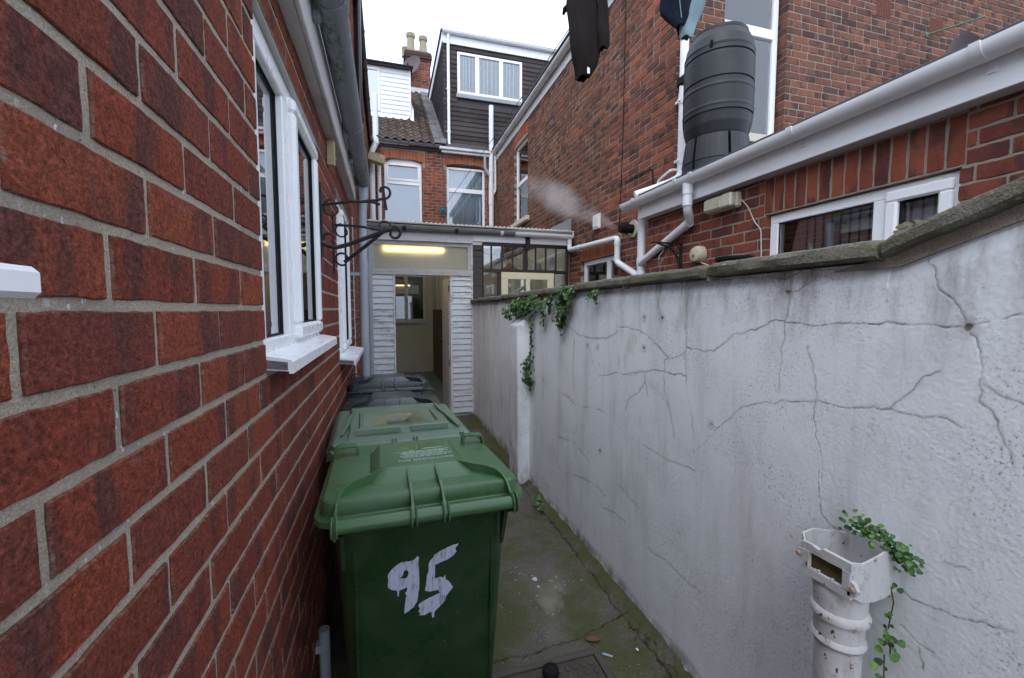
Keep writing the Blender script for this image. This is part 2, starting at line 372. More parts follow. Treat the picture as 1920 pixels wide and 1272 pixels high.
# cracks and pits of the rendered wall (line width in mm, points along y and z in metres), outlines of the brushed digits
CRACKS=[
(2.2,[(1.107,1.653),(1.087,1.631),(1.049,1.609),(1.005,1.602),(0.973,1.625),(0.947,1.656)]),
(1.6,[(1.037,1.644),(1.035,1.601),(1.041,1.537),(1.05,1.456),(1.052,1.391),(1.057,1.3)]),
(3,[(1.497,1.389),(1.436,1.394),(1.351,1.389),(1.301,1.421),(1.242,1.462),(1.154,1.48),(1.095,1.512),(1.031,1.51),(0.947,1.502),(0.841,1.512),(0.761,1.514),(0.697,1.514),(0.639,1.512),(0.608,1.511)]),
(3,[(0.608,1.511),(0.609,1.53),(0.624,1.563),(0.643,1.586),(0.658,1.604),(0.669,1.634),(0.683,1.667)]),
(4,[(0.608,1.511),(0.58,1.528),(0.554,1.536),(0.521,1.543),(0.495,1.549)]),
(3,[(0.604,1.508),(0.59,1.487),(0.584,1.455),(0.58,1.417),(0.573,1.391),(0.573,1.359),(0.558,1.34),(0.549,1.31),(0.539,1.276),(0.529,1.258),(0.526,1.238)]),
(1.8,[(1.5,1.639),(1.505,1.575),(1.502,1.49),(1.497,1.389),(1.5,1.341),(1.497,1.276),(1.481,1.193),(1.455,1.134),(1.439,1.031),(1.441,0.966)]),
(2.4,[(1.64,1.325),(1.561,1.35),(1.497,1.375)]),
(2.2,[(1.64,1.325),(1.643,1.255),(1.634,1.174),(1.585,1.081),(1.564,0.995)]),
(3,[(2.264,1.16),(2.047,1.209),(1.92,1.216),(1.765,1.261),(1.647,1.272),(1.584,1.267),(1.497,1.274)]),
(1.6,[(2.264,1.16),(2.395,1.047)]),
(1.6,[(2.264,1.16),(2.331,1.215),(2.403,1.334)]),
(2,[(2.072,1.583),(2.068,1.458),(2.046,1.362),(2.034,1.218)]),
(3,[(2.674,1.435),(2.532,1.383),(2.387,1.375),(2.194,1.387),(2.067,1.419),(2.055,1.456),(1.881,1.452),(1.792,1.432),(1.613,1.339)]),
(1.8,[(1.796,1.232),(1.784,1.196),(1.771,1.136)]),
(2.4,[(1.784,1.196),(1.87,1.13),(1.94,1.076),(1.968,1.023)]),
(2.2,[(1.441,0.961),(1.364,1.043),(1.312,1.098),(1.252,1.162),(1.195,1.207),(1.112,1.239),(1.046,1.265),(0.976,1.272),(0.921,1.277),(0.829,1.288),(0.767,1.3),(0.739,1.305)]),
(2,[(0.739,1.305),(0.714,1.342),(0.689,1.374),(0.666,1.396),(0.652,1.413)]),
(1.6,[(0.739,1.305),(0.685,1.302),(0.637,1.302),(0.597,1.298)]),
(1.7,[(0.964,1.447),(0.95,1.388),(0.939,1.329),(0.932,1.269),(0.938,1.23),(0.927,1.179),(0.914,1.138),(0.904,1.096),(0.904,1.059)]),
(2,[(2.916,0.951),(2.729,0.95),(2.56,0.914),(2.341,0.954),(2.181,0.959)]),
(2.2,[(2.861,0.619),(2.594,0.661),(2.475,0.63),(2.383,0.594)]),
(2.4,[(3.194,1.538),(2.977,1.5),(2.784,1.449),(2.674,1.435)]),
(1.6,[(2.674,1.435),(2.611,1.352),(2.626,1.127),(2.602,0.992)]),
(1.6,[(1.794,0.89),(1.71,0.879),(1.595,0.875),(1.437,0.887)]),
(1.5,[(0.569,1.395),(0.545,1.378),(0.513,1.366)]),
(4,[(1.72,1.673),(1.509,1.671),(1.311,1.663),(1.102,1.657),(1.055,1.649),(1.029,1.659),(0.996,1.668),(0.882,1.662),(0.811,1.665),(0.77,1.667)]),
(2.2,[(0.917,1.082),(0.915,1.055),(0.912,0.995),(0.904,0.966),(0.88,0.947),(0.853,0.94)]),
(2,[(0.69,0.86),(0.658,0.858),(0.628,0.862),(0.594,0.867),(0.568,0.877),(0.536,0.885),(0.493,0.9)]),
(2.2,[(0.695,0.772),(0.672,0.762),(0.649,0.752),(0.622,0.758)]),
(1.6,[(0.649,0.75),(0.648,0.698)]),
(1.8,[(0.618,0.984),(0.598,0.983),(0.572,0.986)]),
(1.6,[(2.73,0.394),(2.454,0.469),(2.287,0.479),(2.159,0.474)]),
(1.8,[(2.263,0.403),(2.156,0.398),(2.04,0.422),(1.942,0.425)]),
(1.8,[(2.027,0.594),(1.905,0.569),(1.824,0.55)]),
(1.5,[(1.73,0.395),(1.596,0.404),(1.445,0.402),(1.373,0.411)]),
]
PITS= [(1.81, 1.512), (1.67, 1.512), (2.42, 1.325), (2.285, 1.328), (1.807, 1.362), (1.346, 1.107), (2.235, 0.716), (0.608, 1.511), (1.04, 1.603)]
NINE= [(0.0825,0.8016),(0.0775,0.8065),(0.071,0.7981),(0.0583,0.7936),(0.0433,0.7948),(0.0284,0.7946),(0.0134,0.7866),(0.0022,0.7779),(-0.0079,0.7638),(-0.0098,0.7535),(-0.0071,0.7424),(-0.0098,0.7296),(-0.0075,0.7185),(0.0021,0.71),(0.0169,0.7046),(0.0185,0.6855),(0.021,0.6823),(0.0238,0.7032),(0.0369,0.7061),(0.0469,0.7096),(0.0454,0.6951),(0.0404,0.6907),(0.0445,0.6818),(0.0412,0.6635),(0.0374,0.6209),(0.0507,0.6277),(0.066,0.6368),(0.0765,0.6565),(0.0808,0.6856),(0.0837,0.7122),(0.0823,0.7369),(0.0808,0.7777)]
NINE_HOLE= [(0.0366,0.7639),(0.0454,0.769),(0.0515,0.7586),(0.0488,0.7456),(0.0437,0.739),(0.0262,0.743),(0.0351,0.7534)]
FIVE= [(0.2037,0.8242),(0.1904,0.8235),(0.1692,0.8187),(0.1482,0.8098),(0.1286,0.8007),(0.1272,0.7942),(0.1154,0.7826),(0.1114,0.7724),(0.1111,0.748),(0.1058,0.7326),(0.1042,0.7111),(0.1,0.6846),(0.1154,0.679),(0.1415,0.6795),(0.1466,0.6675),(0.1308,0.6622),(0.1073,0.6558),(0.0866,0.6463),(0.0788,0.6396),(0.085,0.6274),(0.0798,0.6176),(0.0874,0.6105),(0.0822,0.6047),(0.0988,0.6012),(0.1145,0.6076),(0.1197,0.6079),(0.1216,0.5895),(0.1251,0.5846),(0.1286,0.588),(0.1288,0.6046),(0.1434,0.6183),(0.1621,0.6367),(0.1662,0.6526),(0.1756,0.6646),(0.1877,0.6776),(0.1812,0.6886),(0.1747,0.7009),(0.1649,0.7096),(0.1625,0.7252),(0.1563,0.7166),(0.1472,0.7224),(0.1302,0.7187),(0.1312,0.739),(0.1308,0.7664),(0.1478,0.7716),(0.1688,0.7777),(0.1861,0.7871),(0.1969,0.7991),(0.1935,0.8107)]

# ------------------------------------------------------------------ brickwork
CY, SY, CP, SP = math.cos(R(16.37)), math.sin(R(16.37)), math.cos(R(3.9)), math.sin(R(3.9))
def shown_size(c, n, area):
    """how large a small patch at c with normal n shows in the photograph (0 when out of frame)"""
    v = Vector(c) - Vector((0, 0, EYE)); y = v.x*SY + v.y*CY; x = v.x*CY - v.y*SY
    d = y*CP - v.z*SP; u = y*SP + v.z*CP
    if d < .05 or abs(x/d) > 1.24 or abs(u/d) > .84: return 0
    return area*abs(v.normalized().dot(Vector(n)))/v.length_squared
def brick_protos(L, H, D, npt, count, jit, name):
    """unit bricks: local x along the wall, y outward (front at 0), z up; irregular arrises"""
    out = []
    na, nb = npt
    for _ in range(count):
        per = []
        for i in range(na): per.append((-.5+i/na, -.5, 1))
        for i in range(nb): per.append((.5, -.5+i/nb, 0))
        for i in range(na): per.append((.5-i/na, .5, 1))
        for i in range(nb): per.append((-.5, .5-i/nb, 0))
        pts = []
        for a, b, hor in per:
            j = (rng.random()-.5)*2*jit
            ca = abs(a) > .495 and abs(b) > .495
            x, z = a*L, b*H
            if ca: x -= math.copysign(jit*.5, a); z -= math.copysign(jit*.5, b)
            elif hor: z += j - math.copysign(jit*.3, b)
            else: x += j - math.copysign(jit*.3, a)
            pts.append((x, z))
        m = len(pts); ch = .0017
        vs = [(0, 0.0008, 0)]
        for x, z in pts: vs.append((x-math.copysign(min(ch, abs(x)), x), (rng.random()-.5)*.0008, z-math.copysign(min(ch, abs(z)), z)))
        for x, z in pts: vs.append((x, -ch*1.1, z))
        for x, z in pts: vs.append((x, -D, z))
        fs = []
        for i in range(m):
            j = (i+1) % m
            fs += [(0, 1+i, 1+j), (1+i, 1+m+i, 1+m+j, 1+j), (1+m+i, 1+2*m+i, 1+2*m+j, 1+m+j)]
        out.append((np.array(vs), fs))
    meshes = []
    for vs, fs in out:
        me = bpy.data.meshes.new(name); me.from_pydata([tuple(v) for v in vs], [], fs); me.update(); meshes.append(me)
        k = (len(vs)-1)//3; at = me.attributes.new('edge', 'FLOAT', 'POINT'); at.data.foreach_set('value', np.array([0.0]+[1.0]*(3*k), dtype=np.float32))
    return dict(L=L, H=H, D=D, raw=out, me=meshes)
def basis(pl):
    n = Vector((pl[2], 0, 0)) if pl[0] == 'x' else Vector((0, pl[2], 0))
    return n.cross(Vector((0, 0, 1))), n
def lay(parent, pl, rects, pr, mat, cap, depth=0.0, proud=.0012):
    """rects: (t0, t1, z0, z1, upright) in the wall plane; the cap largest in view are objects, the rest one part"""
    u, n = basis(pl); off = wl(parent); items = []
    for (t0, t1, z0, z1, up) in rects:
        if t1-t0 < .012 or z1-z0 < .012: continue
        tc, zc = (t0+t1)/2, (z0+z1)/2
        c = Vector((pl[1]+pl[2]*depth, tc, zc)) if pl[0] == 'x' else Vector((tc, pl[1]+pl[2]*depth, zc))
        items.append((shown_size(c, n, (t1-t0)*(z1-z0)), c, t1-t0, z1-z0, up))
    items.sort(key=lambda i: -i[0]); V = []; F = []; k = 0; nv = 0
    for s, c, w, h, up in items:
        q = rng.randrange(len(pr['me']))
        lx, lz = (h, w) if up else (w, h)
        ax, az = (Vector((0, 0, 1)), -u) if up else (u, Vector((0, 0, 1)))
        a = (rng.random()-.5)*.006
        sx, sz = lx/pr['L'], lz/pr['H']; fx = rng.choice((-1, 1))
        X = (ax*math.cos(a)+az*math.sin(a))*sx; Z = (az*math.cos(a)-ax*math.sin(a))*sz
        if fx < 0: X = -X; Z = -Z
        P = c + n*((rng.random()-.5)*2*proud)
        if s > 0 and k < cap:
            o = bpy.data.objects.new('brick', pr['me'][q]); COL.objects.link(o); o.parent = parent
            mm = Matrix.Identity(4)
            for i in range(3): mm[i][0], mm[i][1], mm[i][2], mm[i][3] = X[i], n[i], Z[i], P[i]-off[i]
            o.matrix_local = mm; k += 1
        else:
            vs, fs = pr['raw'][q]
            w3 = vs[:, :1]*np.array(X) + vs[:, 1:2]*np.array(n) + vs[:, 2:3]*np.array(Z) + np.array(P-off)
            V.append(w3); F += [tuple(nv+i for i in f) for f in fs]; nv += len(vs)
    for me in pr['me']:
        if not me.materials: me.materials.append(mat)
    if V:
        me = bpy.data.meshes.new('brickwork'); me.from_pydata(np.concatenate(V).tolist(), [], F); me.materials.append(mat); me.update()
        o = bpy.data.objects.new('brickwork', me); COL.objects.link(o); o.parent = parent; tag(o, kind='stuff')
def courses(t0, t1, z0, z1, zref, ch, mod, offs, holes=(), j=.011, keep=None, header=None):
    """stretcher bond rectangles clipped to holes; header(k) True makes that course headers (half length)"""
    out = []; k = math.floor((z0-zref)/ch)
    while zref+k*ch < z1-.005:
        za, zb = zref+k*ch+j/2, zref+(k+1)*ch-j/2; za, zb = max(za, z0), min(zb, z1)
        o = offs(k); m = mod/2 if header and header(k) else mod
        i = math.floor((t0-o)/m)
        while o+i*m < t1:
            a, b = max(o+i*m+j/2, t0), min(o+(i+1)*m-j/2, t1); segs = [(a, b, za, zb)]
            for (h0, h1, y0, y1) in holes:
                new = []
                for (p, q, r, s) in segs:
                    if q <= h0 or p >= h1 or s <= y0+.004 or r >= y1-.004: new.append((p, q, r, s)); continue
                    if y0 > r+.02: new.append((p, q, r, y0)) if (y0-r) < (s-r) else None
                    if y1 < s-.02: new.append((p, q, y1, s))
                    if p < h0: new.append((p, h0, max(r, y0) if y0 > r+.02 else r, min(s, y1) if y1 < s-.02 else s))
                    if q > h1: new.append((h1, q, max(r, y0) if y0 > r+.02 else r, min(s, y1) if y1 < s-.02 else s))
                segs = new
            for (p, q, r, s) in segs:
                if q-p > .015 and s-r > .012 and (keep is None or keep((p+q)/2, (r+s)/2)): out.append((p, q, r, s, False))
            i += 1
        k += 1
    return out
def wall_body(parent, name, pl, t0, t1, z0, z1, holes, thick, mat, face=-.004):
    holes = [(h[0]-.005, h[1]+.005, h[2], h[3]) for h in holes]
    ts = sorted({t0, t1, *[h[0] for h in holes], *[h[1] for h in holes]}); zs = sorted({z0, z1, *[h[2] for h in holes], *[h[3] for h in holes]})
    ts = [t for t in ts if t0 <= t <= t1]; zs = [z for z in zs if z0 <= z <= z1]
    hole = lambda a, b: any(h[0] < a < h[1] and h[2] < b < h[3] for h in holes)
    m = MB()
    nt, nz = len(ts)-1, len(zs)-1
    solid = [[not hole((ts[i]+ts[i+1])/2, (zs[j]+zs[j+1])/2) for j in range(nz)] for i in range(nt)]
    def P(t, d, z):
        return (pl[1]+pl[2]*d, t, z) if pl[0] == 'x' else (t, pl[1]+pl[2]*d, z)
    for i in range(nt):
        for j in range(nz):
            if not solid[i][j]: continue
            a, b, c, d = ts[i], ts[i+1], zs[j], zs[j+1]; f, k = face, face-thick
            m.add([P(a,f,c),P(b,f,c),P(b,f,d),P(a,f,d)], [(0,1,2,3)]); m.add([P(a,k,c),P(b,k,c),P(b,k,d),P(a,k,d)], [(0,1,2,3)])
            if i == 0 or not solid[i-1][j]: m.add([P(a,f,c),P(a,f,d),P(a,k,d),P(a,k,c)], [(0,1,2,3)])
            if i == nt-1 or not solid[i+1][j]: m.add([P(b,f,c),P(b,f,d),P(b,k,d),P(b,k,c)], [(0,1,2,3)])
            if j == 0 or not solid[i][j-1]: m.add([P(a,f,c),P(b,f,c),P(b,k,c),P(a,k,c)], [(0,1,2,3)])
            if j == nz-1 or not solid[i][j+1]: m.add([P(a,f,d),P(b,f,d),P(b,k,d),P(a,k,d)], [(0,1,2,3)])
    return m.build(name, mat, parent, recalc=False)
def window(parent, pl, t0, t1, z0, z1, face=-.04, fw=.055, mull=(), trans=(), glass='glass', back=None, bd=.10, mat='upvc', dep=.06, mw=None, panes=True, skip_cells=()):
    """frame mesh named window, its panes and curtain as sub-parts"""
    mw = mw or fw; m = MB(); b = .004
    m.pbox(pl, t0, t1, face-dep, face, z0, z0+fw, b); m.pbox(pl, t0, t1, face-dep, face, z1-fw, z1, b)
    m.pbox(pl, t0, t0+fw, face-dep, face-.0005, z0+fw-.001, z1-fw+.001, b); m.pbox(pl, t1-fw, t1, face-dep, face-.0005, z0+fw-.001, z1-fw+.001, b)
    for t in mull: m.pbox(pl, t-mw/2, t+mw/2, face-dep, face-.0008, z0+fw-.002, z1-fw+.002, b)
    for z in trans: m.pbox(pl, t0+fw-.002, t1-fw+.002, face-dep, face-.0012, z-mw/2, z+mw/2, b)
    w = m.build('window', M[mat], parent)
    if panes:
        ts = [t0+fw] + [x for t in mull for x in (t-mw/2, t+mw/2)] + [t1-fw]; zs = [z0+fw] + [x for z in trans for x in (z-mw/2, z+mw/2)] + [z1-fw]
        for i in range(0, len(ts), 2):
            for j in range(0, len(zs), 2):
                MB().pbox(pl, ts[i]-.004, ts[i+1]+.004, face-.034, face-.028, zs[j]-.004, zs[j+1]+.004).build('pane', M[glass], w)
    if back:
        MB().pbox(pl, t0+.005, t1-.005, face-dep-bd-.01, face-dep-bd, z0+.005, z1-.005).build('curtain' if 'curtain' in back or 'blind' in back else 'room_back', M[back], w)
    return w
def drape(parent, pl, t0, t1, z0, z1, d, mat, folds=9, amp=.018, name='curtain'):
    vs = []; n = folds*6
    for i in range(n+1):
        t = t0+(t1-t0)*i/n; o = d+amp*math.sin(i/6*2*math.pi+rng.random()*.5)+amp*.5*math.sin(i*1.7)
        for z in (z0, z1): vs.append((pl[1]+pl[2]*o, t, z) if pl[0] == 'x' else (t, pl[1]+pl[2]*o, z))
    m = MB(); m.add(vs, [(2*i, 2*i+2, 2*i+3, 2*i+1) for i in range(n)], True)
    o = m.build(name, M[mat], parent, recalc=False, sharp=80); md = o.modifiers.new('thickness', 'SOLIDIFY'); md.thickness = .004; return o
def half_gutter(m, a, b, r, th=.004, n=12):
    """half round channel from a to b (horizontal), open upwards"""
    A, B = Vector(a), Vector(b); d = (B-A).normalized(); s = d.cross(Vector((0, 0, 1)))
    vs = []
    for P in (A, B):
        for rr in (r, r-th):
            for i in range(n+1):
                t = math.pi*i/n; vs.append(P + s*(rr*math.cos(t)) - Vector((0, 0, rr*math.sin(t))))
    k = n+1; fs = []
    for i in range(n):
        fs += [(i, i+1, 2*k+i+1, 2*k+i), (k+i, 3*k+i, 3*k+i+1, k+i+1), (i, k+i, k+i+1, i+1), (2*k+i, 2*k+i+1, 3*k+i+1, 3*k+i)]
    fs += [(0, 2*k, 3*k, k), (n, k+n, 3*k+n, 2*k+n)]
    m.add(vs, fs, True)
def gutter_clip(m, c, d, r, w):
    """collar round a gutter at point c, running along unit vector d"""
    half_gutter(m, Vector(c)-Vector(d)*w/2, Vector(c)+Vector(d)*w/2, r, .008)
def downpipe(parent, path, r, mat, name='downpipe', bends=.07, collars=(), n=14):
    m = MB(); m.tube(bend(path, bends, 5), r, n)
    for (a, b) in collars:
        m.tube([a, b], r*1.13, n)
    return m.build(name, mat, parent)

# ------------------------------------------------------------------ value noise for relief
_LAT = nrng.rand(256, 256)
def vnoise(x, y):
    xi, yi = np.floor(x).astype(int), np.floor(y).astype(int); fx, fy = x-xi, y-yi
    fx, fy = fx*fx*(3-2*fx), fy*fy*(3-2*fy); a = lambda i, j: _LAT[(xi+i) % 256, (yi+j) % 256]
    return (a(0,0)*(1-fx)+a(1,0)*fx)*(1-fy) + (a(0,1)*(1-fx)+a(1,1)*fx)*fy
def fbm(x, y, o=5, g=.5):
    s = np.zeros_like(x); a = 1; t = 0
    for i in range(o): s += a*vnoise(x*2**i+17.3*i, y*2**i+5.1*i); t += a; a *= g
    return s/t
def crack_field(Y, Z, lines, wob, scale, cell=None):
    """distance in line widths to the nearest crack; wobbling outlines"""
    best = np.full(Y.shape, 99.0); amp = np.ones(Y.shape)
    wy = Y + (fbm(Y*28, Z*28, 3)-.5)*wob; wz = Z + (fbm(Y*28+50, Z*28+9, 3)-.5)*wob
    wd = .35+1.3*fbm(Y*13+3, Z*13+70, 3)**1.5
    for w, pts in lines:
        w = w*scale
        for (a, b), (c, d) in zip(pts[:-1], pts[1:]):
            m = .03
            sel = (wy > min(a, c)-m) & (wy < max(a, c)+m) & (wz > min(b, d)-m) & (wz < max(b, d)+m)
            if not sel.any(): continue
            px, pz = wy[sel]-a, wz[sel]-b; ex, ez = c-a, d-b
            t = np.clip((px*ex+pz*ez)/(ex*ex+ez*ez+1e-12), 0, 1)
            ww = w*wd[sel]; we = ww if cell is None else np.maximum(ww, cell[sel]*.46)
            q = np.hypot(px-t*ex, pz-t*ez)/we; bs, am = best[sel], amp[sel]; k = q < bs
            bs[k] = q[k]; am[k] = np.clip((ww/we)[k], .12, 1)**.6; best[sel] = bs; amp[sel] = am
    return best if cell is None else (best, amp)
def grid_mesh(name, P, mat, parent, attrs, flip=False):
    n, m, _ = P.shape; me = bpy.data.meshes.new(name)
    off = np.array(wl(parent)) if parent is not None else np.zeros(3)
    idx = np.arange(n*m).reshape(n, m); q = np.stack([idx[:-1,:-1], idx[1:,:-1], idx[1:,1:], idx[:-1,1:]], -1).reshape(-1, 4)
    if flip: q = q[:, ::-1]
    me.vertices.add(n*m); me.vertices.foreach_set('co', (P-off).reshape(-1).astype(np.float32))
    me.loops.add(q.size); me.polygons.add(len(q)); me.loops.foreach_set('vertex_index', q.reshape(-1).astype(np.int32))
    me.polygons.foreach_set('loop_start', np.arange(0, q.size, 4, dtype=np.int32)); me.polygons.foreach_set('use_smooth', np.ones(len(q), dtype=bool))
    for k, v in attrs.items():
        at = me.attributes.new(k, 'FLOAT', 'POINT'); at.data.foreach_set('value', v.reshape(-1).astype(np.float32))
    me.update(calc_edges=True); me.validate(); me.materials.append(mat)
    o = bpy.data.objects.new(name, me); COL.objects.link(o); o.parent = parent; return o

# ------------------------------------------------------------------ ground
def concrete_mat():
    t = NT('old_concrete'); p = t.pos(); a = t.noise(p, 3.2, 6, .65); b = t.noise(p, 130, 3, .7); v = t.voro(p, 170)
    c = t.mix(a, (.085,.074,.058), (.165,.146,.122))
    c = t.mix(1.0, c, t.ramp(b, [(.3, .62), (.7, 1.35)]), 'MULTIPLY')
    ag = t.noise(p, 60, 2, .5); c = t.mix(t.math('MULTIPLY', t.step(ag, .66, .73), .55), c, (.30,.27,.22))
    m = t.noise(t.map(p, (1, 1, 1), (4, 2, 0)), 2.6, 7, .7)
    moss = t.math('MULTIPLY', t.math('ADD', t.step(m, .43, .58), t.attr('damp'), True), .85)
    c = t.mix(moss, c, t.mix(t.noise(p, 50, 4), (.055,.060,.020), (.105,.110,.040)))
    c = t.mix(t.math('MULTIPLY', t.attr('pale'), .8), c, (.27,.235,.20))
    c = t.mix(t.attr('crack'), c, (.03,.026,.02))
    c = t.mix(t.attr('paint'), c, (.55,.58,.62))
    h = t.math('ADD', t.math('MULTIPLY', b, .5), t.math('MULTIPLY', v, .5))
    return t.done(c, .92, t.bump(h, .6, .006), .25)
M['concrete'] = concrete_mat()
g = MB(); g.add([(-60, -60, -.06), (60, -60, -.06), (60, 80, -.06), (-60, 80, -.06)], [(0, 1, 2, 3)])
tag(g.build('ground', m_plain('earth', (.10,.085,.07), .95, .2, 1, .1), None, recalc=False), kind='structure')
def ground_path():
    ys = np.concatenate([np.arange(-1.2, 1.0, .04), np.arange(1.0, 3.4, .006), np.arange(3.4, 6.14, .02)]); xs = np.concatenate([np.arange(-.36, .3, .04), np.arange(.3, 1.22, .005)])
    X, Y = np.meshgrid(xs, ys, indexing='ij')
    lines = [(3.0, [(1.16, 1.84), (1.05, 1.815), (.93, 1.775), (.86, 1.755), (.76, 1.75), (.62, 1.73), (.5, 1.74), (.3, 1.72)]), (2.2, [(.86, 1.755), (.875, 1.72), (.885, 1.69)]),
             (2.0, [(.3, 3.02), (.55, 3.0), (.75, 3.05), (.92, 2.95)]), (3.0, [(1.13, 1.3), (1.125, 1.9), (1.13, 2.6), (1.12, 3.4), (1.13, 4.4)])]
    d = crack_field(X, Y, lines, .03, .0016); crack = np.clip(1.3-d, 0, 1)
    base = np.clip((X-(1.115+.03*(fbm(X*9, Y*9)-.5)))/.085, 0, 1)
    Z = (fbm(X*5, Y*5)-.5)*.012 + (fbm(X*40, Y*40, 4)-.5)*.004 + base**1.6*.045 - crack*.006
    damp = np.clip(base*1.2-.1, 0, .75) * (fbm(X*7, Y*7) > .35) + .55*np.exp(-((Y-1.71)/.05)**2)*(X < .9)*(fbm(X*12, Y*12))
    pale = np.clip((fbm(X*4+2, Y*2.2+7)-.52)*6, 0, 1)*np.exp(-((X-.85)/.16)**2)*np.exp(-((Y-1.98)/.22)**2)*1.6
    sp = np.exp(-(((X-.793)/.016)**2+((Y-2.235)/.022)**2)) + .9*np.exp(-(((X-.79)/.012)**2+((Y-2.165)/.012)**2))
    paint = np.clip((sp*(.35+1.3*fbm(X*60, Y*60))-.42)*6, 0, 1) + .6*((fbm(X*75+9, Y*75, 2) > .855) & (np.hypot(X-.76, Y-2.2) < .30))
    hole = (X > .39) & (X < .895) & (Y < 1.675); Z[hole] -= .05
    tag(grid_mesh('concrete_path', np.stack([X, Y, Z], -1), M['concrete'], None, dict(crack=crack, damp=damp, pale=np.clip(pale, 0, 1), paint=np.clip(paint, 0, 1))), kind='structure')
ground_path()

# ------------------------------------------------------------------ rendered garden wall (right of the alley)
def coat_mat():
    t = NT('cracked_white_render'); p = t.pos()
    a = t.noise(p, 2.2, 6, .62); b = t.noise(p, 150, 4, .7); f = t.noise(p, 330, 3, .7)
    c = t.mix(a, (.71,.745,.79), (.82,.85,.885))
    sp = t.noise(p, 120, 4, .8); zone = t.noise(t.map(p, (1, 1.1, 1.3)), 2.1, 5, .65)
    spk = t.math('MULTIPLY', t.step(sp, .54, .64), t.step(zone, .38, .62))
    c = t.mix(t.math('MULTIPLY', spk, .75), c, (.16,.14,.135))
    st = t.noise(t.map(p, (5, 5.5, .9)), 1.0, 6, .65)
    c = t.mix(t.math('MULTIPLY', t.step(st, .48, .74), .40), c, (.33,.30,.285))
    st2 = t.noise(t.map(p, (9, 9, 2.5), (7, 3, 1)), 1.0, 6, .7)
    c = t.mix(t.math('MULTIPLY', t.math('MULTIPLY', t.step(st2, .42, .7), t.attr('top')), .9), c, (.15,.125,.11))
    pa = t.noise(t.map(p, (1, 1, 1.2), (3, 1, 9)), 3.4, 7, .72); c = t.mix(t.math('MULTIPLY', t.step(pa, .54, .72), .26), c, (.36,.345,.35))
    fk = t.noise(p, 38, 6, .75); fz = t.noise(p, 4.2, 4); c = t.mix(t.math('MULTIPLY', t.math('MULTIPLY', t.step(fk, .63, .66), t.step(fz, .5, .66)), .75), c, (.24,.215,.19))
    br = t.noise(t.map(p, (3, 3, 2), (11, 0, 5)), 1.0, 5, .7)
    c = t.mix(t.math('MULTIPLY', t.step(br, .60, .72), .4), c, (.36,.33,.24))
    lo = t.noise(t.map(p, (11, 11, 4)), 1.0, 6, .7)
    base = t.math('MULTIPLY', t.attr('base'), t.step(lo, .30, .62), True)
    c = t.mix(t.math('MULTIPLY', base, .92), c, t.mix(t.noise(p, 30, 3), (.045,.045,.022), (.12,.10,.06)))
    c = t.mix(t.attr('crack'), c, t.mix(t.noise(p, 40, 4), (.025,.022,.018), (.09,.082,.05)))
    c = t.mix(t.attr('halo'), c, (.24,.21,.185))
    nrm = t.bump(t.math('ADD', b, t.math('MULTIPLY', f, .6)), .17, .004)
    return t.done(c, .85, nrm, .25)
M['coat'] = coat_mat()
def coping_mat():
    t = NT('lichen_coping'); p = t.pos(); a = t.noise(p, 14, 6, .65); b = t.noise(p, 150, 3, .7)
    c = t.mix(a, (.105,.10,.075), (.22,.205,.165))
    c = t.mix(1.0, c, t.ramp(b, [(.3, .62), (.7, 1.3)]), 'MULTIPLY')
    mo = t.noise(t.map(p, (6, 3, 9)), 1.0, 5, .65); c = t.mix(t.math('MULTIPLY', t.step(mo, .48, .64), .7), c, (.10,.105,.035))
    li = t.voro(t.map(p, (1, 1, 1)), 34); ln = t.noise(p, 12, 3)
    c = t.mix(t.math('MULTIPLY', t.math('SUBTRACT', 1.0, t.step(li, .12, .22)), t.math('MULTIPLY', t.step(ln, .5, .62), .8)), c, (.40,.38,.31))
    dk = t.noise(p, 22, 5, .7); c = t.mix(t.math('MULTIPLY', t.step(dk, .60, .7), .75), c, (.03,.028,.022))
    return t.done(c, .95, t.bump(t.math('ADD', a, b), .9, .008), .2)
M['coping'] = coping_mat()
gwall = thing('garden_wall', 'long cracked white rendered garden wall with lichened stone coping along the right of the path', 'wall', (1.3, 3, 0))
def wall_top(Y): return np.where(Y > .765, 1.672 - (Y-.765)*.003, 1.660 + (.765-Y)*.34)
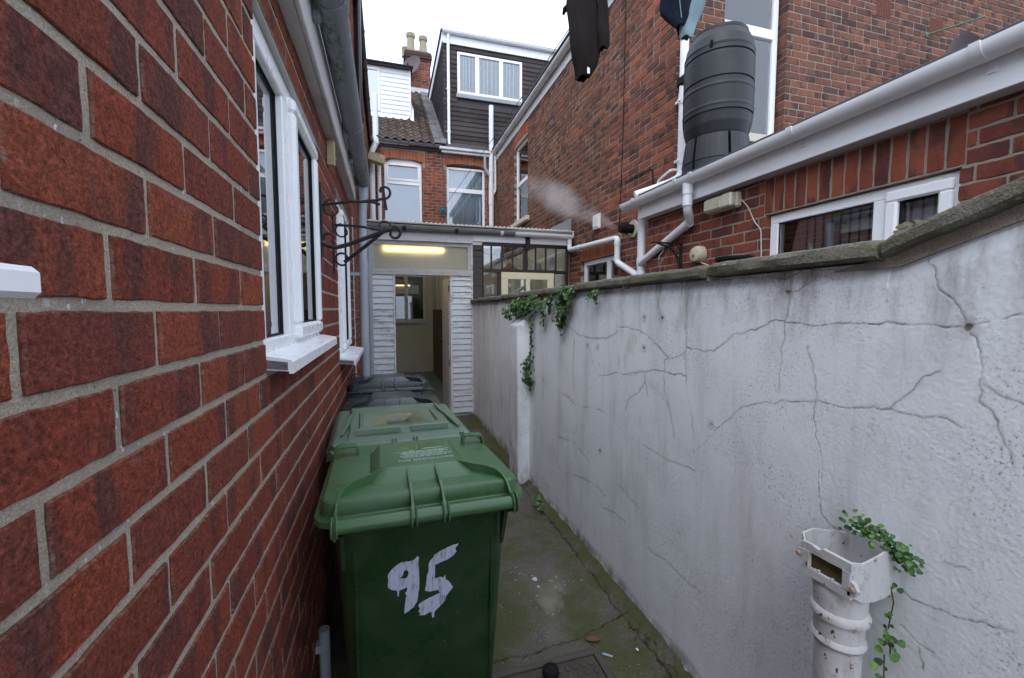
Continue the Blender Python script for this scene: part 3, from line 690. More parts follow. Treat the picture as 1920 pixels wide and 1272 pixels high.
def garden_wall():
    y = .17; ys = []
    while y < 6.09: ys.append(y); y += max(.0023, .0021*y)
    ys = np.array(ys); zt = np.arange(0, 1.0001, 1/620)
    Y, T = np.meshgrid(ys, zt, indexing='ij'); top = wall_top(Y); Z = T*top
    d, amp = crack_field(Y, Z, CRACKS, .022, .00046, np.maximum(.0025, .0021*Y))
    crack = np.clip(1.35-d, 0, 1)*amp*(.10+1.05*fbm(Y*33+8, Z*33, 3)); halo = np.clip(1-d/9, 0, 1)**2*.32*(fbm(Y*9, Z*9, 3) > .42)
    for (a, b) in PITS:
        r = np.hypot(Y-a, Z-b)+(fbm(Y*60, Z*60, 3)-.5)*.018; crack = np.maximum(crack, np.clip((.008-r)/.004, 0, 1)); halo = np.maximum(halo, .6*np.clip((.03-r)/.03, 0, 1))
    lump = (fbm(Y*2.2, Z*2.2, 3)-.5)*.010 + (fbm(Y*14+3, Z*14, 3)-.5)*.0012
    near = np.clip((1.5-Y)/1.0, 0, 1)*.8+.2
    rough = (fbm(Y*150, Z*150, 2)-.5)*.0011*near
    pop = np.clip(fbm(Y*42+9, Z*42+1, 2)-.76, 0, 1)*.03
    base = np.clip(1-Z/(.055+.17*fbm(Y*2.5, Y*0+2, 4)**1.6), 0, 1)
    topd = np.clip(1-(top-Z)/.42, 0, 1)**1.7
    fil = np.clip(1-Z/.06, 0, 1)**2*.03
    X = 1.2 - lump - rough + pop*.12 + crack*.003 - fil
    lip = np.clip(1-(top-Z)/.06, 0, 1); X += lip*.012
    grid_mesh('render_coat', np.stack([X, Y, Z], -1), M['coat'], gwall, dict(crack=np.clip(crack, 0, 1), halo=halo, base=np.clip(base*1.6, 0, 1), top=topd), flip=True)
    m = MB(); m.prism([(.17, -.05), (6.09, -.05), (6.09, 1.655), (.765, 1.662), (.17, 1.86)], 'x', 1.225, 1.43)
    m.build('wall_core', M['mortar_old'], gwall)
    # buttress pier with a sloping cap
    vs = []; ys = np.linspace(3.53, 3.83, 14); zs = np.concatenate([np.linspace(0, 1.41, 60), np.linspace(1.42, 1.52, 6)])
    Yp, Zp = np.meshgrid(ys, zs, indexing='ij'); dep = np.where(Zp > 1.415, .116-(Zp-1.415)*1.1, .116)
    e = np.minimum(np.abs(Yp-3.53), np.abs(Yp-3.83)); Xp = 1.205-dep+np.clip(.012-e, 0, 1)*.8-(fbm(Yp*8, Zp*8, 3)-.5)*.012
    z0 = np.zeros_like(Xp); basep = np.clip(1-Zp/.16, 0, 1)+.30*np.clip(1-Zp/1.3, 0, 1)
    at = dict(crack=z0, halo=z0, base=basep, top=np.clip(1-(1.5-Zp)/.2, 0, 1))
    front = np.stack([Xp, Yp, Zp], -1)
    near_s = np.stack([front[0], np.stack([np.full(len(zs), 1.225), front[0, :, 1], zs], -1)]); far_s = np.stack([np.stack([np.full(len(zs), 1.225), front[-1, :, 1], zs], -1), front[-1]])
    full = np.concatenate([near_s[1:2], front, far_s[0:1]]); a2 = {k: np.concatenate([v[:1], v, v[-1:]]) for k, v in at.items()}
    grid_mesh('pier', full, M['coat'], gwall, a2, flip=True)
    # coping stones
    edges = [.765, 1.357] + [1.357+.605*i for i in range(1, 8)] + [6.1]
    for i, (a, b) in enumerate(zip(edges[:-1], edges[1:])):
        coping(a+.004, b-.004, 0.0, 1.725-(a-.765)*.005+rng.uniform(-.003, .003))
    coping(.17, .758, -.34, 1.728)
    for a, b in ((-.44, .162), (-1.05, -.448), (-1.6, -1.058)): coping(a, b, 0, 1.925)
    MB().box(1.202, 1.43, -1.6, .1705, -.05, 1.878).build('wall_end', M['coat'], gwall)
    m = MB()
    for a in edges[1:-1]: m.box(1.175, 1.42, a-.006, a+.006, 1.66, 1.715)
    m.build('coping_joint', M['mortar_old'], gwall)
    # broken mortar bed under the lifted stone
    m = MB(); m.prism([(.17, 1.85), (.74, 1.655), (.90, 1.655), (.80, 1.675), (.17, 1.895)], 'x', 1.196, 1.40); m.build('mortar_bed', M['mortar_old'], gwall)
def coping(a, b, slope, ztop):
    n = max(8, int((b-a)/.022)); ys = np.linspace(a, b, n)
    prof = [(1.20, -.048), (1.168, -.046), (1.160, -.038), (1.160, -.014), (1.166, -.004), (1.178, .001), (1.29, .010), (1.42, .0), (1.43, -.046)]
    P = np.zeros((n, len(prof), 3))
    for i, y in enumerate(ys):
        for j, (x, z) in enumerate(prof):
            w = (float(fbm(np.array([y*22.0]), np.array([j*.7+a]), 3)[0])-.5)
            c = max(0, 1-min(y-a, b-y)/.012)*.006
            P[i, j] = (x+w*.014+(c if x < 1.2 else 0), y, ztop+z+slope*(y-b)+w*.010-(c if z > -.02 else 0))
    m = MB(); vs = P.reshape(-1, 3); k = len(prof); fs = [(i*k+j, (i+1)*k+j, (i+1)*k+j+1, i*k+j+1) for i in range(n-1) for j in range(k-1)]
    fs += [(i*k+k-1, (i+1)*k+k-1, (i+1)*k, i*k) for i in range(n-1)]
    fs += [tuple(range(k)), tuple((n-1)*k+j for j in range(k))[::-1]]
    m.add(vs, fs, True); m.build('coping_stone', M['coping'], gwall, sharp=28)
garden_wall()

# ------------------------------------------------------------------ near house on the left: single storey brick
XL = -.293; PL = ('x', XL, 1)
lhouse = thing('brick_house', 'near red brick house wall on the left with white windows and a grey gutter', 'house', (XL, 2, 0))
W1 = (1.2, 2.19, 1.405, 2.297); W2 = (2.95, 3.86, 1.215, 2.297); W0 = (-1.4, .30, 1.57, 2.228)
lw = wall_body(lhouse, 'wall', PL, -1.5, 4.33, -.05, 2.485, [W1, W2, W0], .26, M['mortar_left'], -.0035)
OFF = {0: .5836, 1: .672, 2: .5634, 3: .672, 4: .557, -1: .6767, -2: .5848, -3: .6906, -4: .590}
offk = {}
def loff(k):
    if k not in offk: offk[k] = OFF.get(k, (.58 if k % 2 == 0 else .68) + rng.uniform(-.012, .012))
    return offk[k]
rects = courses(-.2, 4.33, 0, 2.474, EYE+.005, .085, .225, loff, [W1, W2, W0, (1.05, 2.36, 2.29, 2.330), (2.82, 3.99, 2.29, 2.330)], .0125)
pr = brick_protos(.2145, .0745, .075, (11, 4), 14, .0013, 'brick_near')
lay(lw, PL, rects, pr, M['brick_left'], 300, 0, .0013)
# exposed lintels over the two windows
for (a, b) in ((1.06, 2.35), (2.83, 3.98)):
    m = MB(); n = 40
    for i in range(n):
        y0, y1 = a+(b-a)*i/n, a+(b-a)*(i+1)/n; w = rng.uniform(0, .004)
        m.pbox(PL, y0, y1, -.09, -.001+w, 2.2985, 2.329+w*.5, .003)
    m.build('lintel', m_plain('grimy_mortar', (.135,.12,.085), .95, .35, 30, .15, (.05,.055,.03), .6, (8, 8, 8), .7, 70), lhouse)
    MB().pbox(PL, a+.05, b-.05, -.08, .006, 2.2935, 2.2965).build('lintel_plate', M['frame_old'], lhouse)
def bar_frame(m, pl, t0, t1, z0, z1, d0, d1, w, b=.006):
    m.pbox(pl, t0, t1, d0, d1, z0, z0+w, b); m.pbox(pl, t0, t1, d0, d1, z1-w, z1, b)
    m.pbox(pl, t0, t0+w, d0, d1-.0006, z0+w-.004, z1-w+.004, b); m.pbox(pl, t1-w, t1, d0, d1-.0006, z0+w-.004, z1-w+.004, b)
def left_window(hole, mul, sash):
    t0, t1, z0, z1 = hole; w = window(lhouse, PL, t0+.004, t1-.004, z0+.004, z1-.004, -.012, .062, mull=[mul], mat='upvc', dep=.07, mw=.085, panes=False)
    MB().pbox(PL, t0+.06, mul-.04, -.046, -.040, z0+.06, z1-.06).build('pane', M['glass_bright'], w)
    m = MB(); bar_frame(m, PL, sash[0], sash[1], z0+.045, z1-.03, -.03, .010, .052, .012); s = m.build('casement_sash', M['upvc'], w)
    m = MB(); bar_frame(m, PL, sash[0]+.050, sash[1]-.050, z0+.095, z1-.08, -.022, -.010, .008, .002); m.build('gasket', M['rubber'], w)
    m = MB(); bar_frame(m, PL, t0+.062, mul-.0425, z0+.064, z1-.064, -.040, -.032, .007, .001); m.build('gasket', M['rubber'], w)
    MB().pbox(PL, sash[0]+.05, sash[1]-.05, -.026, -.018, z0+.09, z1-.075).build('pane', M['glass_dark'], w)
    MB().pbox(PL, t0+.01, t1-.01, -.27, -.26, z0+.01, z1-.01).build('room_back', M['blind'], w)
    # roller blind at the fixed pane; both pale sheets stand in for reflected sky
    MB().pbox(PL, t0+.02, mul-.02, -.066, -.062, z0+.02, z1-.03, .003).build('curtain', M['blind'], w)
    MB().pbox(PL, sash[0]+.02, sash[1]-.07, -.066, -.062, z0+.07, z1-.07, .001).build('curtain', M['blind'], w)  # pale sheet added in place of a sky reflection in the sash
    return w
w1 = left_window(W1, 1.60, (1.635, 2.15)); w2 = left_window(W2, 3.28, (3.315, 3.82))
MB().pbox(PL, -1.4, .29, -.07, -.04, 1.575, 2.22).build('window', M['upvc'], lhouse)
def left_sill(w, t0, t1, zf, out):
    m = MB(); m.prism([(XL-.06, zf+.030), (XL-.06, zf+.052), (XL+out-.006, zf+.030), (XL+out, zf+.024), (XL+out, zf-.006), (XL+out-.010, zf-.006), (XL+out-.010, zf+.0), (XL-.03, zf+.008)], 'y', t0+.004, t1)
    o = m.build('sill', M['upvc'], w)
    m = MB(); m.prism([(XL-.02, zf+.012), (XL-.02, zf+.034), (XL+out-.012, zf+.024), (XL+out-.012, zf+.004)], 'y', t0, t0+.006); m.build('sill_end', m_plain('open_sill_end', (.16,.15,.15), .8, .6, 120, .2, (.02,.02,.02), .8, (90, 90, 90)), w)
    return o
left_sill(w1, W1[0]+.002, W1[1]+.03, 1.392, .060); left_sill(w2, W2[0]-.02, W2[1]+.05, 1.196, .096)
m = MB(); m.box(XL-.05, XL+.073, -1.4, .366, 1.5575, 1.5785, .004); m.build('sill', M['upvc'], lhouse)
# eaves: soffit board, fascia, gutter with unions, roof
MB().box(XL-.02, -.2505, -1.5, 3.90, 2.477, 2.490, .002).build('soffit', M['upvc_dirty'], lhouse)
MB().box(-.250, -.232, -1.5, 3.905, 2.472, 2.68, .004).build('fascia', M['upvc_dirty'], lhouse)
m = MB(); half_gutter(m, (-.172, -1.5, 2.655), (-.172, 4.06, 2.655), .056, .004, 16); m.lathe([(0, 0), (.055, 0), (.055, .006), (0, .006)], (-.172, 4.056, 2.655), 20, 'y', (90, 270))
gl = m.build('gutter', M['gutter_left'], lhouse)
for y in (1.72, 2.80, 3.25, 3.85):
    m = MB(); gutter_clip(m, (-.172, y, 2.656), (0, 1, 0), .0615, .055 if y > 2 else .075); m.build('gutter_union', M['gutter_left'], gl)
    m = MB(); m.box(-.232, -.205, y-.02, y+.02, 2.575, 2.665, .004); m.build('bracket', M['gutter_left'], gl)
m = MB(); m.prism([(-.24, 2.685), (-.195, 2.688), (-.195, 2.705), (-3.2, 4.0), (-3.2, 3.95)], 'y', -1.5, 3.9); m.build('roof', M['slate'], lhouse)  # simple roof out of sight, added to block sky light
MB().box(-3.2, XL-.262, -1.5, -1.4, 0, 2.5).build('end_wall', M['mortar_left'], lhouse)
dp = downpipe(lhouse, [(-.172, 3.99, 2.64), (-.172, 3.99, 2.50), (-.186, 3.99, 2.40), (-.186, 3.99, .02)], .036, M['pvc_grey'], collars=[((-.172, 3.99, 2.61), (-.172, 3.99, 2.52)), ((-.186, 3.99, 1.98), (-.186, 3.99, 1.84)), ((-.186, 3.99, .62), (-.186, 3.99, .70))])
for z in (1.86, .66): MB().box(XL, -.215, 3.965, 4.015, z-.014, z+.014, .003).build('pipe_clip', M['pvc_grey'], dp)
# ragged filler line where the house meets the rear wing
m = MB()
for i in range(110):
    z = i*.022; m.box(XL-.01, XL+.004+rng.random()*.004, 4.33-.012-rng.random()*.03, 4.338+rng.random()*.02, z, z+.024, .002)
m.build('filler_joint', m_plain('white_filler', (.55,.54,.53), .9, .2, 30), lhouse)

# ------------------------------------------------------------------ two storey rear wing behind it
lwing = thing('rear_wing', 'two storey brick rear wing rising behind the near left house with black gutter', 'house', (-.33, 7, 0))
PW = ('x', -.33, 1)
ww = wall_body(lwing, 'wall', PW, 3.9, 10.75, -.05, 5.40, [], .25, M['mortar_old'])
pr_old = brick_protos(.215, .0665, .06, (4, 2), 10, .003, 'brick_wing')
rects = courses(3.9, 10.7, .0, 5.4, 0, .077, .226, lambda k: (0 if k % 2 else .113)+rng.uniform(-.01, .01), [(3.9, 4.35, 0, 2.48)], .010)
lay(ww, PW, rects, pr_old, M['brick_main'], 150)
le = MB().box(-3.2, -.335, 3.904, 4.15, 2.6, 5.4).build('end_wall', M['mortar_old'], lwing)
lay(le, ('y', 3.9, -1), courses(-3.2, -.334, 2.62, 5.4, 0, .077, .226, lambda k: (0 if k % 2 else .113)+rng.uniform(-.01, .01), (), .010), pr_old, M['brick_main'], 0)
m = MB(); half_gutter(m, (-.272, 3.7, 5.46), (-.272, 10.72, 5.46), .052, .004, 10); g2 = m.build('gutter', M['black_pvc'], lwing)
for y in (4.6, 5.6, 6.6, 7.6, 8.6, 9.6, 10.5):
    m = MB(); gutter_clip(m, (-.272, y, 5.461), (0, 1, 0), .058, .06); m.build('gutter_union', M['black_pvc'], g2)
MB().box(-.36, -.326, 3.9, 10.75, 5.36, 5.52, .004).build('fascia', M['brown_trim'], lwing)
m = MB(); m.prism([(-.30, 5.53), (-.24, 5.52), (-.24, 5.545), (-3.2, 7.1), (-3.2, 7.05)], 'y', 3.8, 10.9); m.build('roof', M['slate'], lwing)
dpb = downpipe(lwing, [(-.272, 5.9, 5.41), (-.272, 5.9, 2.72)], .036, M['black_pvc'], collars=[((-.272, 5.9, 4.0), (-.272, 5.9, 3.94)), ((-.272, 5.9, 3.05), (-.272, 5.9, 2.99))])
m = MB(); m.box(-.33, -.30, 5.86, 5.94, 3.94, 3.99, .003); m.build('pipe_clip', M['black_pvc'], dpb)
MB().box(-.332, -.27, 6.02, 6.10, 2.7, 5.36, .004).build('corner_board', M['brown_trim'], lwing)

# ------------------------------------------------------------------ white boarded lean-to across the end of the alley
YE = 6.1; PE = ('y', YE, -1)
lean = thing('lean_to', 'white weatherboarded lean-to with an open doorway and frosted strip window closing the alley', 'outbuilding', (.5, YE, 0))
def boards(parent, x0, x1, z0, z1, pitch, mat, name='weatherboard', th=.016):
    z = z0
    while z < z1-.01:
        h = min(pitch-.004, z1-z); m = MB(); tw = rng.uniform(-.003, .003)
        m.prism([(YE+.012, z), (YE-th+tw, z+.002), (YE-th+tw, z+.010), (YE-.002, z+h), (YE+.012, z+h)], 'x', x0+rng.uniform(0, .003), x1-rng.uniform(0, .003))
        m.build(name, mat, parent); z += pitch
boards(lean, -.235, .092, .06, 2.03, .083, M['board']); boards(lean, .905, 1.178, .06, 2.03, .083, M['board'])
MB().box(-.30, .07, YE+.012, YE+.05, 0, 2.03).build('stud_panel', M['frame_old'], lean); MB().box(.92, 1.19, YE+.012, YE+.05, 0, 2.03).build('stud_panel', M['frame_old'], lean)
m = MB(); m.box(.092, .118, YE-.022, YE+.06, 0, 2.03, .003); m.build('door_jamb', M['board'], lean)
m = MB(); m.box(.872, .906, YE-.020, YE+.06, 0, 2.03, .003); m.build('door_jamb', M['board'], lean)
MB().box(1.178, 1.20, YE-.024, YE+.05, 0, 2.49, .003).build('corner_post', M['board'], lean)
MB().box(-.30, 1.178, YE-.030, YE+.05, 2.03, 2.062, .004).build('door_head', M['frame_old'], lean)
tw = window(lean, PE, -.20, 1.178, 2.064, 2.488, .012, .05, mat='frame_old', dep=.05, panes=False)
def frosted():
    t = NT('frosted_glass'); b = t.b; p = t.pos()
    b.inputs['Base Color'].default_value = (.80, .80, .74, 1); b.inputs['Transmission Weight'].default_value = 1.0; b.inputs['IOR'].default_value = 1.5
    b.inputs['Roughness'].default_value = .62
    v = t.voro(p, 110); t.l(t.bump(v, .25, .004), b.inputs['Normal'])
    df = t.n('BsdfDiffuse'); df.inputs[0].default_value = (.60, .58, .50, 1); mx = t.n('MixShader'); mx.inputs[0].default_value = .30
    t.l(b.outputs[0], mx.inputs[1]); t.l(df.outputs[0], mx.inputs[2]); t.l(mx.outputs[0], t.out.inputs[0]); return t.m
M['frosted'] = frosted()
MB().pbox(PE, -.155, 1.133, -.022, -.017, 2.108, 2.444).build('pane', M['frosted'], tw)
# the door, hung on the right jamb and swung inwards
d = MB(); d.box(.864, .902, YE+.065, YE+.86, .03, 2.02, .004); door = d.build('door', M['board'], lean)
for z in (.78, 1.86):
    m = MB(); m.box(.860, .8655, YE+.05, YE+.10, z-.045, z+.045, .001); m.tube([(.862, YE+.058, z-.045), (.862, YE+.058, z+.045)], .006, 8); m.build('hinge', M['black_iron'], door)
m = MB(); m.tube([(.868, YE+.80, 1.05), (.83, YE+.80, 1.05), (.83, YE+.70, 1.05)], .009, 8); m.build('handle', M['black_iron'], door)
# roof, fascia and gutter run on over the conservatory
def translucent_mat():
    t = NT('corrugated_plastic_roof'); t.t.nodes.remove(t.b); df = t.n('BsdfDiffuse'); df.inputs[0].default_value = (.8, .8, .76, 1)
    tl = t.n('BsdfTranslucent'); tl.inputs[0].default_value = (.9, .9, .84, 1); mx = t.n('MixShader'); mx.inputs[0].default_value = .85
    t.l(df.outputs[0], mx.inputs[1]); t.l(tl.outputs[0], mx.inputs[2]); t.l(mx.outputs[0], t.out.inputs[0]); return t.m
n = 150; prof = []
for i in range(n+1): prof.append((-.32+3.04*i/n, .012*math.sin(i*math.pi/1.5)))
m = MB(); vs = []
for x, dz in prof: vs += [(x, YE-.12, 2.735+dz), (x, 10.78, 3.13+dz), (x, YE-.12, 2.731+dz), (x, 10.78, 3.126+dz)]
fs = []
for i in range(n): a = 4*i; fs += [(a, a+4, a+5, a+1), (a+2, a+3, a+7, a+6), (a, a+2, a+6, a+4)]
m.add(vs, fs, True); m.build('roof_sheet', translucent_mat(), lean, recalc=False)
MB().box(-.30, 1.20, YE-.05, YE+.02, 2.492, 2.70, .004).build('fascia', M['upvc_dirty'], lean)
m = MB(); half_gutter(m, (-.30, YE-.115, 2.665), (1.80, YE-.115, 2.665), .055, .004, 12); gg = m.build('gutter', m_plain('dark_grey_gutter', (.17,.17,.175), .5, .25, 6, .4, (.06,.06,.055), .6, (6, 6, 6)), lean)
for x in (.25, .95, 1.60):
    m = MB(); gutter_clip(m, (x, YE-.115, 2.666), (1, 0, 0), .060, .045); m.build('gutter_union', M['black_pvc'] if x < 1.5 else M['pvc_white'], gg)
MB().box(-.30, 2.72, YE-.15, YE-.03, 2.705, 2.726, .003).build('drip_edge', M['frame_old'], lean)
downpipe(lean, [(-.205, YE-.09, 2.62), (-.205, YE-.09, .02)], .032, M['pvc_grey'], collars=[((-.205, YE-.09, 2.40), (-.205, YE-.09, 2.34)), ((-.205, YE-.09, 1.1), (-.205, YE-.09, 1.04))])
# inside: floor, painted rear wall, partition
tag(MB().box(-.33, 2.74, YE, 10.79, -.05, .012).build('yard_floor', m_plain('painted_floor', (.16,.19,.15), .8, .2, 4, .3, (.13,.09,.07), .8, (1.2, 1.2, 1)), None), kind='structure')
pt = MB(); pt.box(1.10, 1.135, 6.95, 10.72, .012, 1.56, .003); pt.build('partition_board', m_plain('brown_hardboard', (.17,.12,.075), .7, .1, 3), lean)
pt = MB(); pt.box(1.105, 1.13, 6.16, 10.72, 1.562, 2.72); pt.build('partition_upper', M['cream_wall'], lean)
MB().box(1.12, 1.145, 6.16, 6.95, .012, 1.562).build('partition_end', M['cream_wall'], lean)
for y in (8.2, 8.9, 9.6):
    MB().box(1.075, 1.105, y, y+.10, 1.562, 2.72, .003).build('partition_post', M['cream_wall'], lean)
tube_l = thing('fluorescent_light', 'lit fluorescent tube glowing behind the frosted strip over the doorway', 'light', (.4, YE+.13, 2.44))
em = NT('lit_tube'); em.b.inputs['Emission Color'].default_value = (1, .74, .28, 1); em.b.inputs['Emission Strength'].default_value = 6.0
m = MB(); m.tube([(-.02, YE+.13, 2.395), (.80, YE+.13, 2.395)], .022, 10); m.build('tube', em.m, tube_l)
m = MB(); m.box(-.08, .86, YE+.10, YE+.16, 2.43, 2.49, .004); m.box(-.06, -.03, YE+.115, YE+.145, 2.38, 2.43); m.box(.81, .84, YE+.115, YE+.145, 2.38, 2.43); m.build('batten', M['upvc'], tube_l)

# ------------------------------------------------------------------ dark framed conservatory beside it
cons = thing('conservatory', 'dark brown glazed conservatory with a cream hatch window behind the far end of the wall', 'conservatory', (2, YE, 0))
z = .05
while z < 2.45:
    m = MB(); m.prism([(YE+.012, z), (YE-.014, z+.003), (YE-.014, z+.012), (YE-.004, z+.080), (YE+.012, z+.080)], 'x', 1.205, 1.345); m.build('cladding_board', M['brown_trim'], cons); z += .084
m = MB()
for (a, b, c, e) in ((1.345, 2.69, 2.478, 2.52), (1.345, 2.69, 2.095, 2.145)): m.box(a, b, YE-.03, YE+.03, c, e, .004)
for (a, b, c, e) in ((1.345, 1.36, .05, 2.478), (1.565, 1.615, .05, 2.095), (1.965, 2.03, 2.145, 2.478), (2.645, 2.69, .05, 2.478), (2.44, 2.46, .05, 2.095)): m.box(a, b, YE-.026, YE+.028, c, e, .004)
cf = m.build('frame', M['brown_trim'], cons)
for x in (1.477, 1.637, 1.80, 2.158, 2.32, 2.485):
    MB().box(x-.011, x+.011, YE-.018, YE+.018, 2.144, 2.479, .003).build('glazing_bar', M['brown_trim'], cons)
for a, b in zip((1.36, 1.488, 1.648, 1.811, 2.03, 2.169, 2.331, 2.496), (1.466, 1.626, 1.789, 1.965, 2.147, 2.309, 2.474, 2.645)):
    MB().box(a-.003, b+.003, YE-.003, YE+.003, 2.142, 2.481).build('pane', M['glass'], cons)
for a, b in ((1.36, 1.565), (2.46, 2.645)): MB().box(a-.002, b+.002, YE-.003, YE+.003, .9, 2.097).build('pane', M['glass'], cons)
MB().box(1.345, 2.69, YE-.02, YE+.02, .05, .9).build('lower_panel', M['brown_trim'], cons)
hw = window(cons, ('y', YE-.03, -1), 1.618, 2.438, 1.30, 2.10, .02, .10, mull=[2.03], trans=[], mat='cream_paint', dep=.045, mw=.06, glass='glass')
MB().box(1.20, 2.72, YE-.052, YE+.02, 2.522, 2.70, .004).build('fascia', M['upvc'], cons)
m = MB(); half_gutter(m, (1.80, YE-.115, 2.665), (2.70, YE-.115, 2.665), .056, .004, 12); m.lathe([(0, 0), (.056, 0), (.056, .006), (0, .006)], (2.698, YE-.115, 2.665), 20, 'x', (90, 270)); m.build('gutter', M['pvc_white'], cons)
MB().box(2.705, 2.725, YE+.03, 10.74, .02, 2.70).build('lining', M['cream_wall'], cons)
MB().box(1.136, 2.70, 10.74, 10.77, .02, 2.95).build('lining', M['cream_wall'], cons)
for i, (y, r) in enumerate(((6.75, .125), (7.45, .12))):
    m = MB(); m.lathe([(0, -.008), (r*.6, -.008), (r*.72, -.016), (r, -.026), (r, -.022), (r*.7, -.01), (0, 0)], (2.705, y, 2.31), 24, 'x')
    tag(m.build('wall_plate', m_plain('glazed_china', (.50,.52,.55) if i == 0 else (.46,.40,.33), .25, .25, 30, .5, (.25,.28,.36), .6, (30, 30, 30)), None), 'pale round plate on the conservatory wall, ' + ('nearer and bluish grey' if i == 0 else 'the browner one behind it'), 'plate', 'plates hung inside the conservatory')
m = MB(); m.tube([(1.78, YE+.35, 2.10), (1.80, YE+.35, 2.17), (1.86, YE+.36, 2.235), (1.93, YE+.35, 2.17), (1.97, YE+.36, 2.11)], [.03, .06, .05, .055, .03], 8); m.box(1.70, 2.02, YE+.28, YE+.42, 2.09, 2.105)
tag(m.build('ornament', m_plain('terracotta', (.40,.16,.06), .8, .3, 14), None), 'orange brown ornament standing on a ledge inside the conservatory glazing', 'ornament')
lk = MB(); lk.box(1.98, 2.055, YE-.062, YE-.052, 2.44, 2.66, .004); lk.lathe([(0, 0), (.022, 0), (.022, .02), (0, .024)], (2.018, YE-.062, 2.615), 14, 'y'); lk.build('vent_catch', M['black_iron'], cons)

# ------------------------------------------------------------------ terraced house at the back
YM = 10.8; PM = ('y', YM, -1)
main = thing('terraced_house', 'old red brick terraced house across the back with dark tile-hung dormer and chimney', 'house', (1.2, YM, 0))
WA = (.0, .90, 3.2, 5.16); WB = (1.49, 2.475, 3.2, 5.17)
mw = wall_body(main, 'wall', PM, -.45, 2.75, -.05, 5.48, [WA, WB, (-.33, 1.13, -.05, 2.95), (1.13, 2.74, -.05, 2.95)], .3, M['mortar_old'])
MB().box(-.44, 2.74, YM+.02, YM+.28, -.05, 2.95).build('lower_wall', M['cream_wall'], main)
def arch_z(c, hw, z, rise, x): return z+rise*(1-((x-c)/hw)**2)
rects = courses(-.33, 2.74, 2.96, 5.46, 0, .0762, .226, lambda k: (0 if k % 2 else .113)+rng.uniform(-.008, .008), [WA, WB, (-.06, .97, 5.0, 5.40), (1.42, 2.55, 5.0, 5.40)], .010)
lay(mw, PM, rects, pr_old, M['brick_main'], 215)
pr_v = brick_protos(.215, .0665, .06, (4, 2), 6, .003, 'voussoir')
for (x0, x1, nb) in ((-.05, .96, 13), (1.43, 2.54, 14)):
    c, hw = (x0+x1)/2, (x1-x0)/2; w = (x1-x0)/nb
    lay(mw, PM, [(x0+i*w+.005, x0+(i+1)*w-.005, arch_z(c, hw, 5.09, .085, x0+(i+.5)*w), arch_z(c, hw, 5.31, .075, x0+(i+.5)*w), True) for i in range(nb)], pr_v, M['brick_arch'], 30, .004)
wa = window(main, PM, .012, .888, 3.22, 5.10, -.07, .06, trans=[4.63], mat='upvc', mw=.11, glass='glass', back='blue_blind', bd=.04)
m = MB(); m.prism([(.012, 5.10)] + [(.012+.876*i/12, 5.10+.072*(1-(i/6-1)**2)) for i in range(13)] + [(.888, 5.10)], 'y', YM+.072, YM+.11); m.build('head_panel', M['upvc'], wa)
m = MB(); bar_frame(m, PM, .06, .84, 4.66, 5.06, -.085, -.058, .05); m.build('top_sash', M['upvc'], wa)
wb = window(main, PM, 1.495, 2.465, 3.22, 5.095, -.07, .055, trans=[4.54], mat='upvc', mw=.10, glass='glass', back='room_grey', bd=.20)
drape(wb, PM, 1.53, 2.43, 3.25, 5.06, -.17, 'curtain', 10, .022)
# cream lean-to side windows seen through the doorway
cwin = window(main, ('y', YM+.02, -1), .17, .93, 1.27, 2.41, .06, .055, mull=[.47], mat='upvc_dirty', mw=.08, glass='glass_dark', dep=.05)
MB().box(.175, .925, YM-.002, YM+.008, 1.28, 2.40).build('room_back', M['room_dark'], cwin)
MB().box(.14, .96, YM-.045, YM+.02, 1.225, 1.268, .004).build('sill', M['upvc_dirty'], cwin)
pr_c = brick_protos(.215, .0665, .02, (2, 1), 4, .002, 'painted_brick')
lay(main, ('y', YM+.0175, -1), courses(-.32, 1.10, .05, 2.9, 0, .0762, .226, lambda k: (0 if k % 2 else .113), [(.13, .97, 1.22, 2.42)], .009), pr_c, M['cream_wall'], 60)
# eaves
MB().box(-.33, 2.66, YM-.035, YM+.0, 5.40, 5.455, .004).build('fascia', M['brown_trim'], main)
m = MB(); half_gutter(m, (-.30, YM-.10, 5.53), (1.36, YM-.10, 5.52), .055, .004, 10); m.build('gutter', M['pvc_grey'], main)
m = MB(); m.box(1.30, 2.60, YM-.165, YM-.035, 5.435, 5.505, .012); m.box(1.36, 2.60, YM-.12, YM-.035, 5.375, 5.43, .004); m.build('box_gutter', M['upvc_dirty'], main)
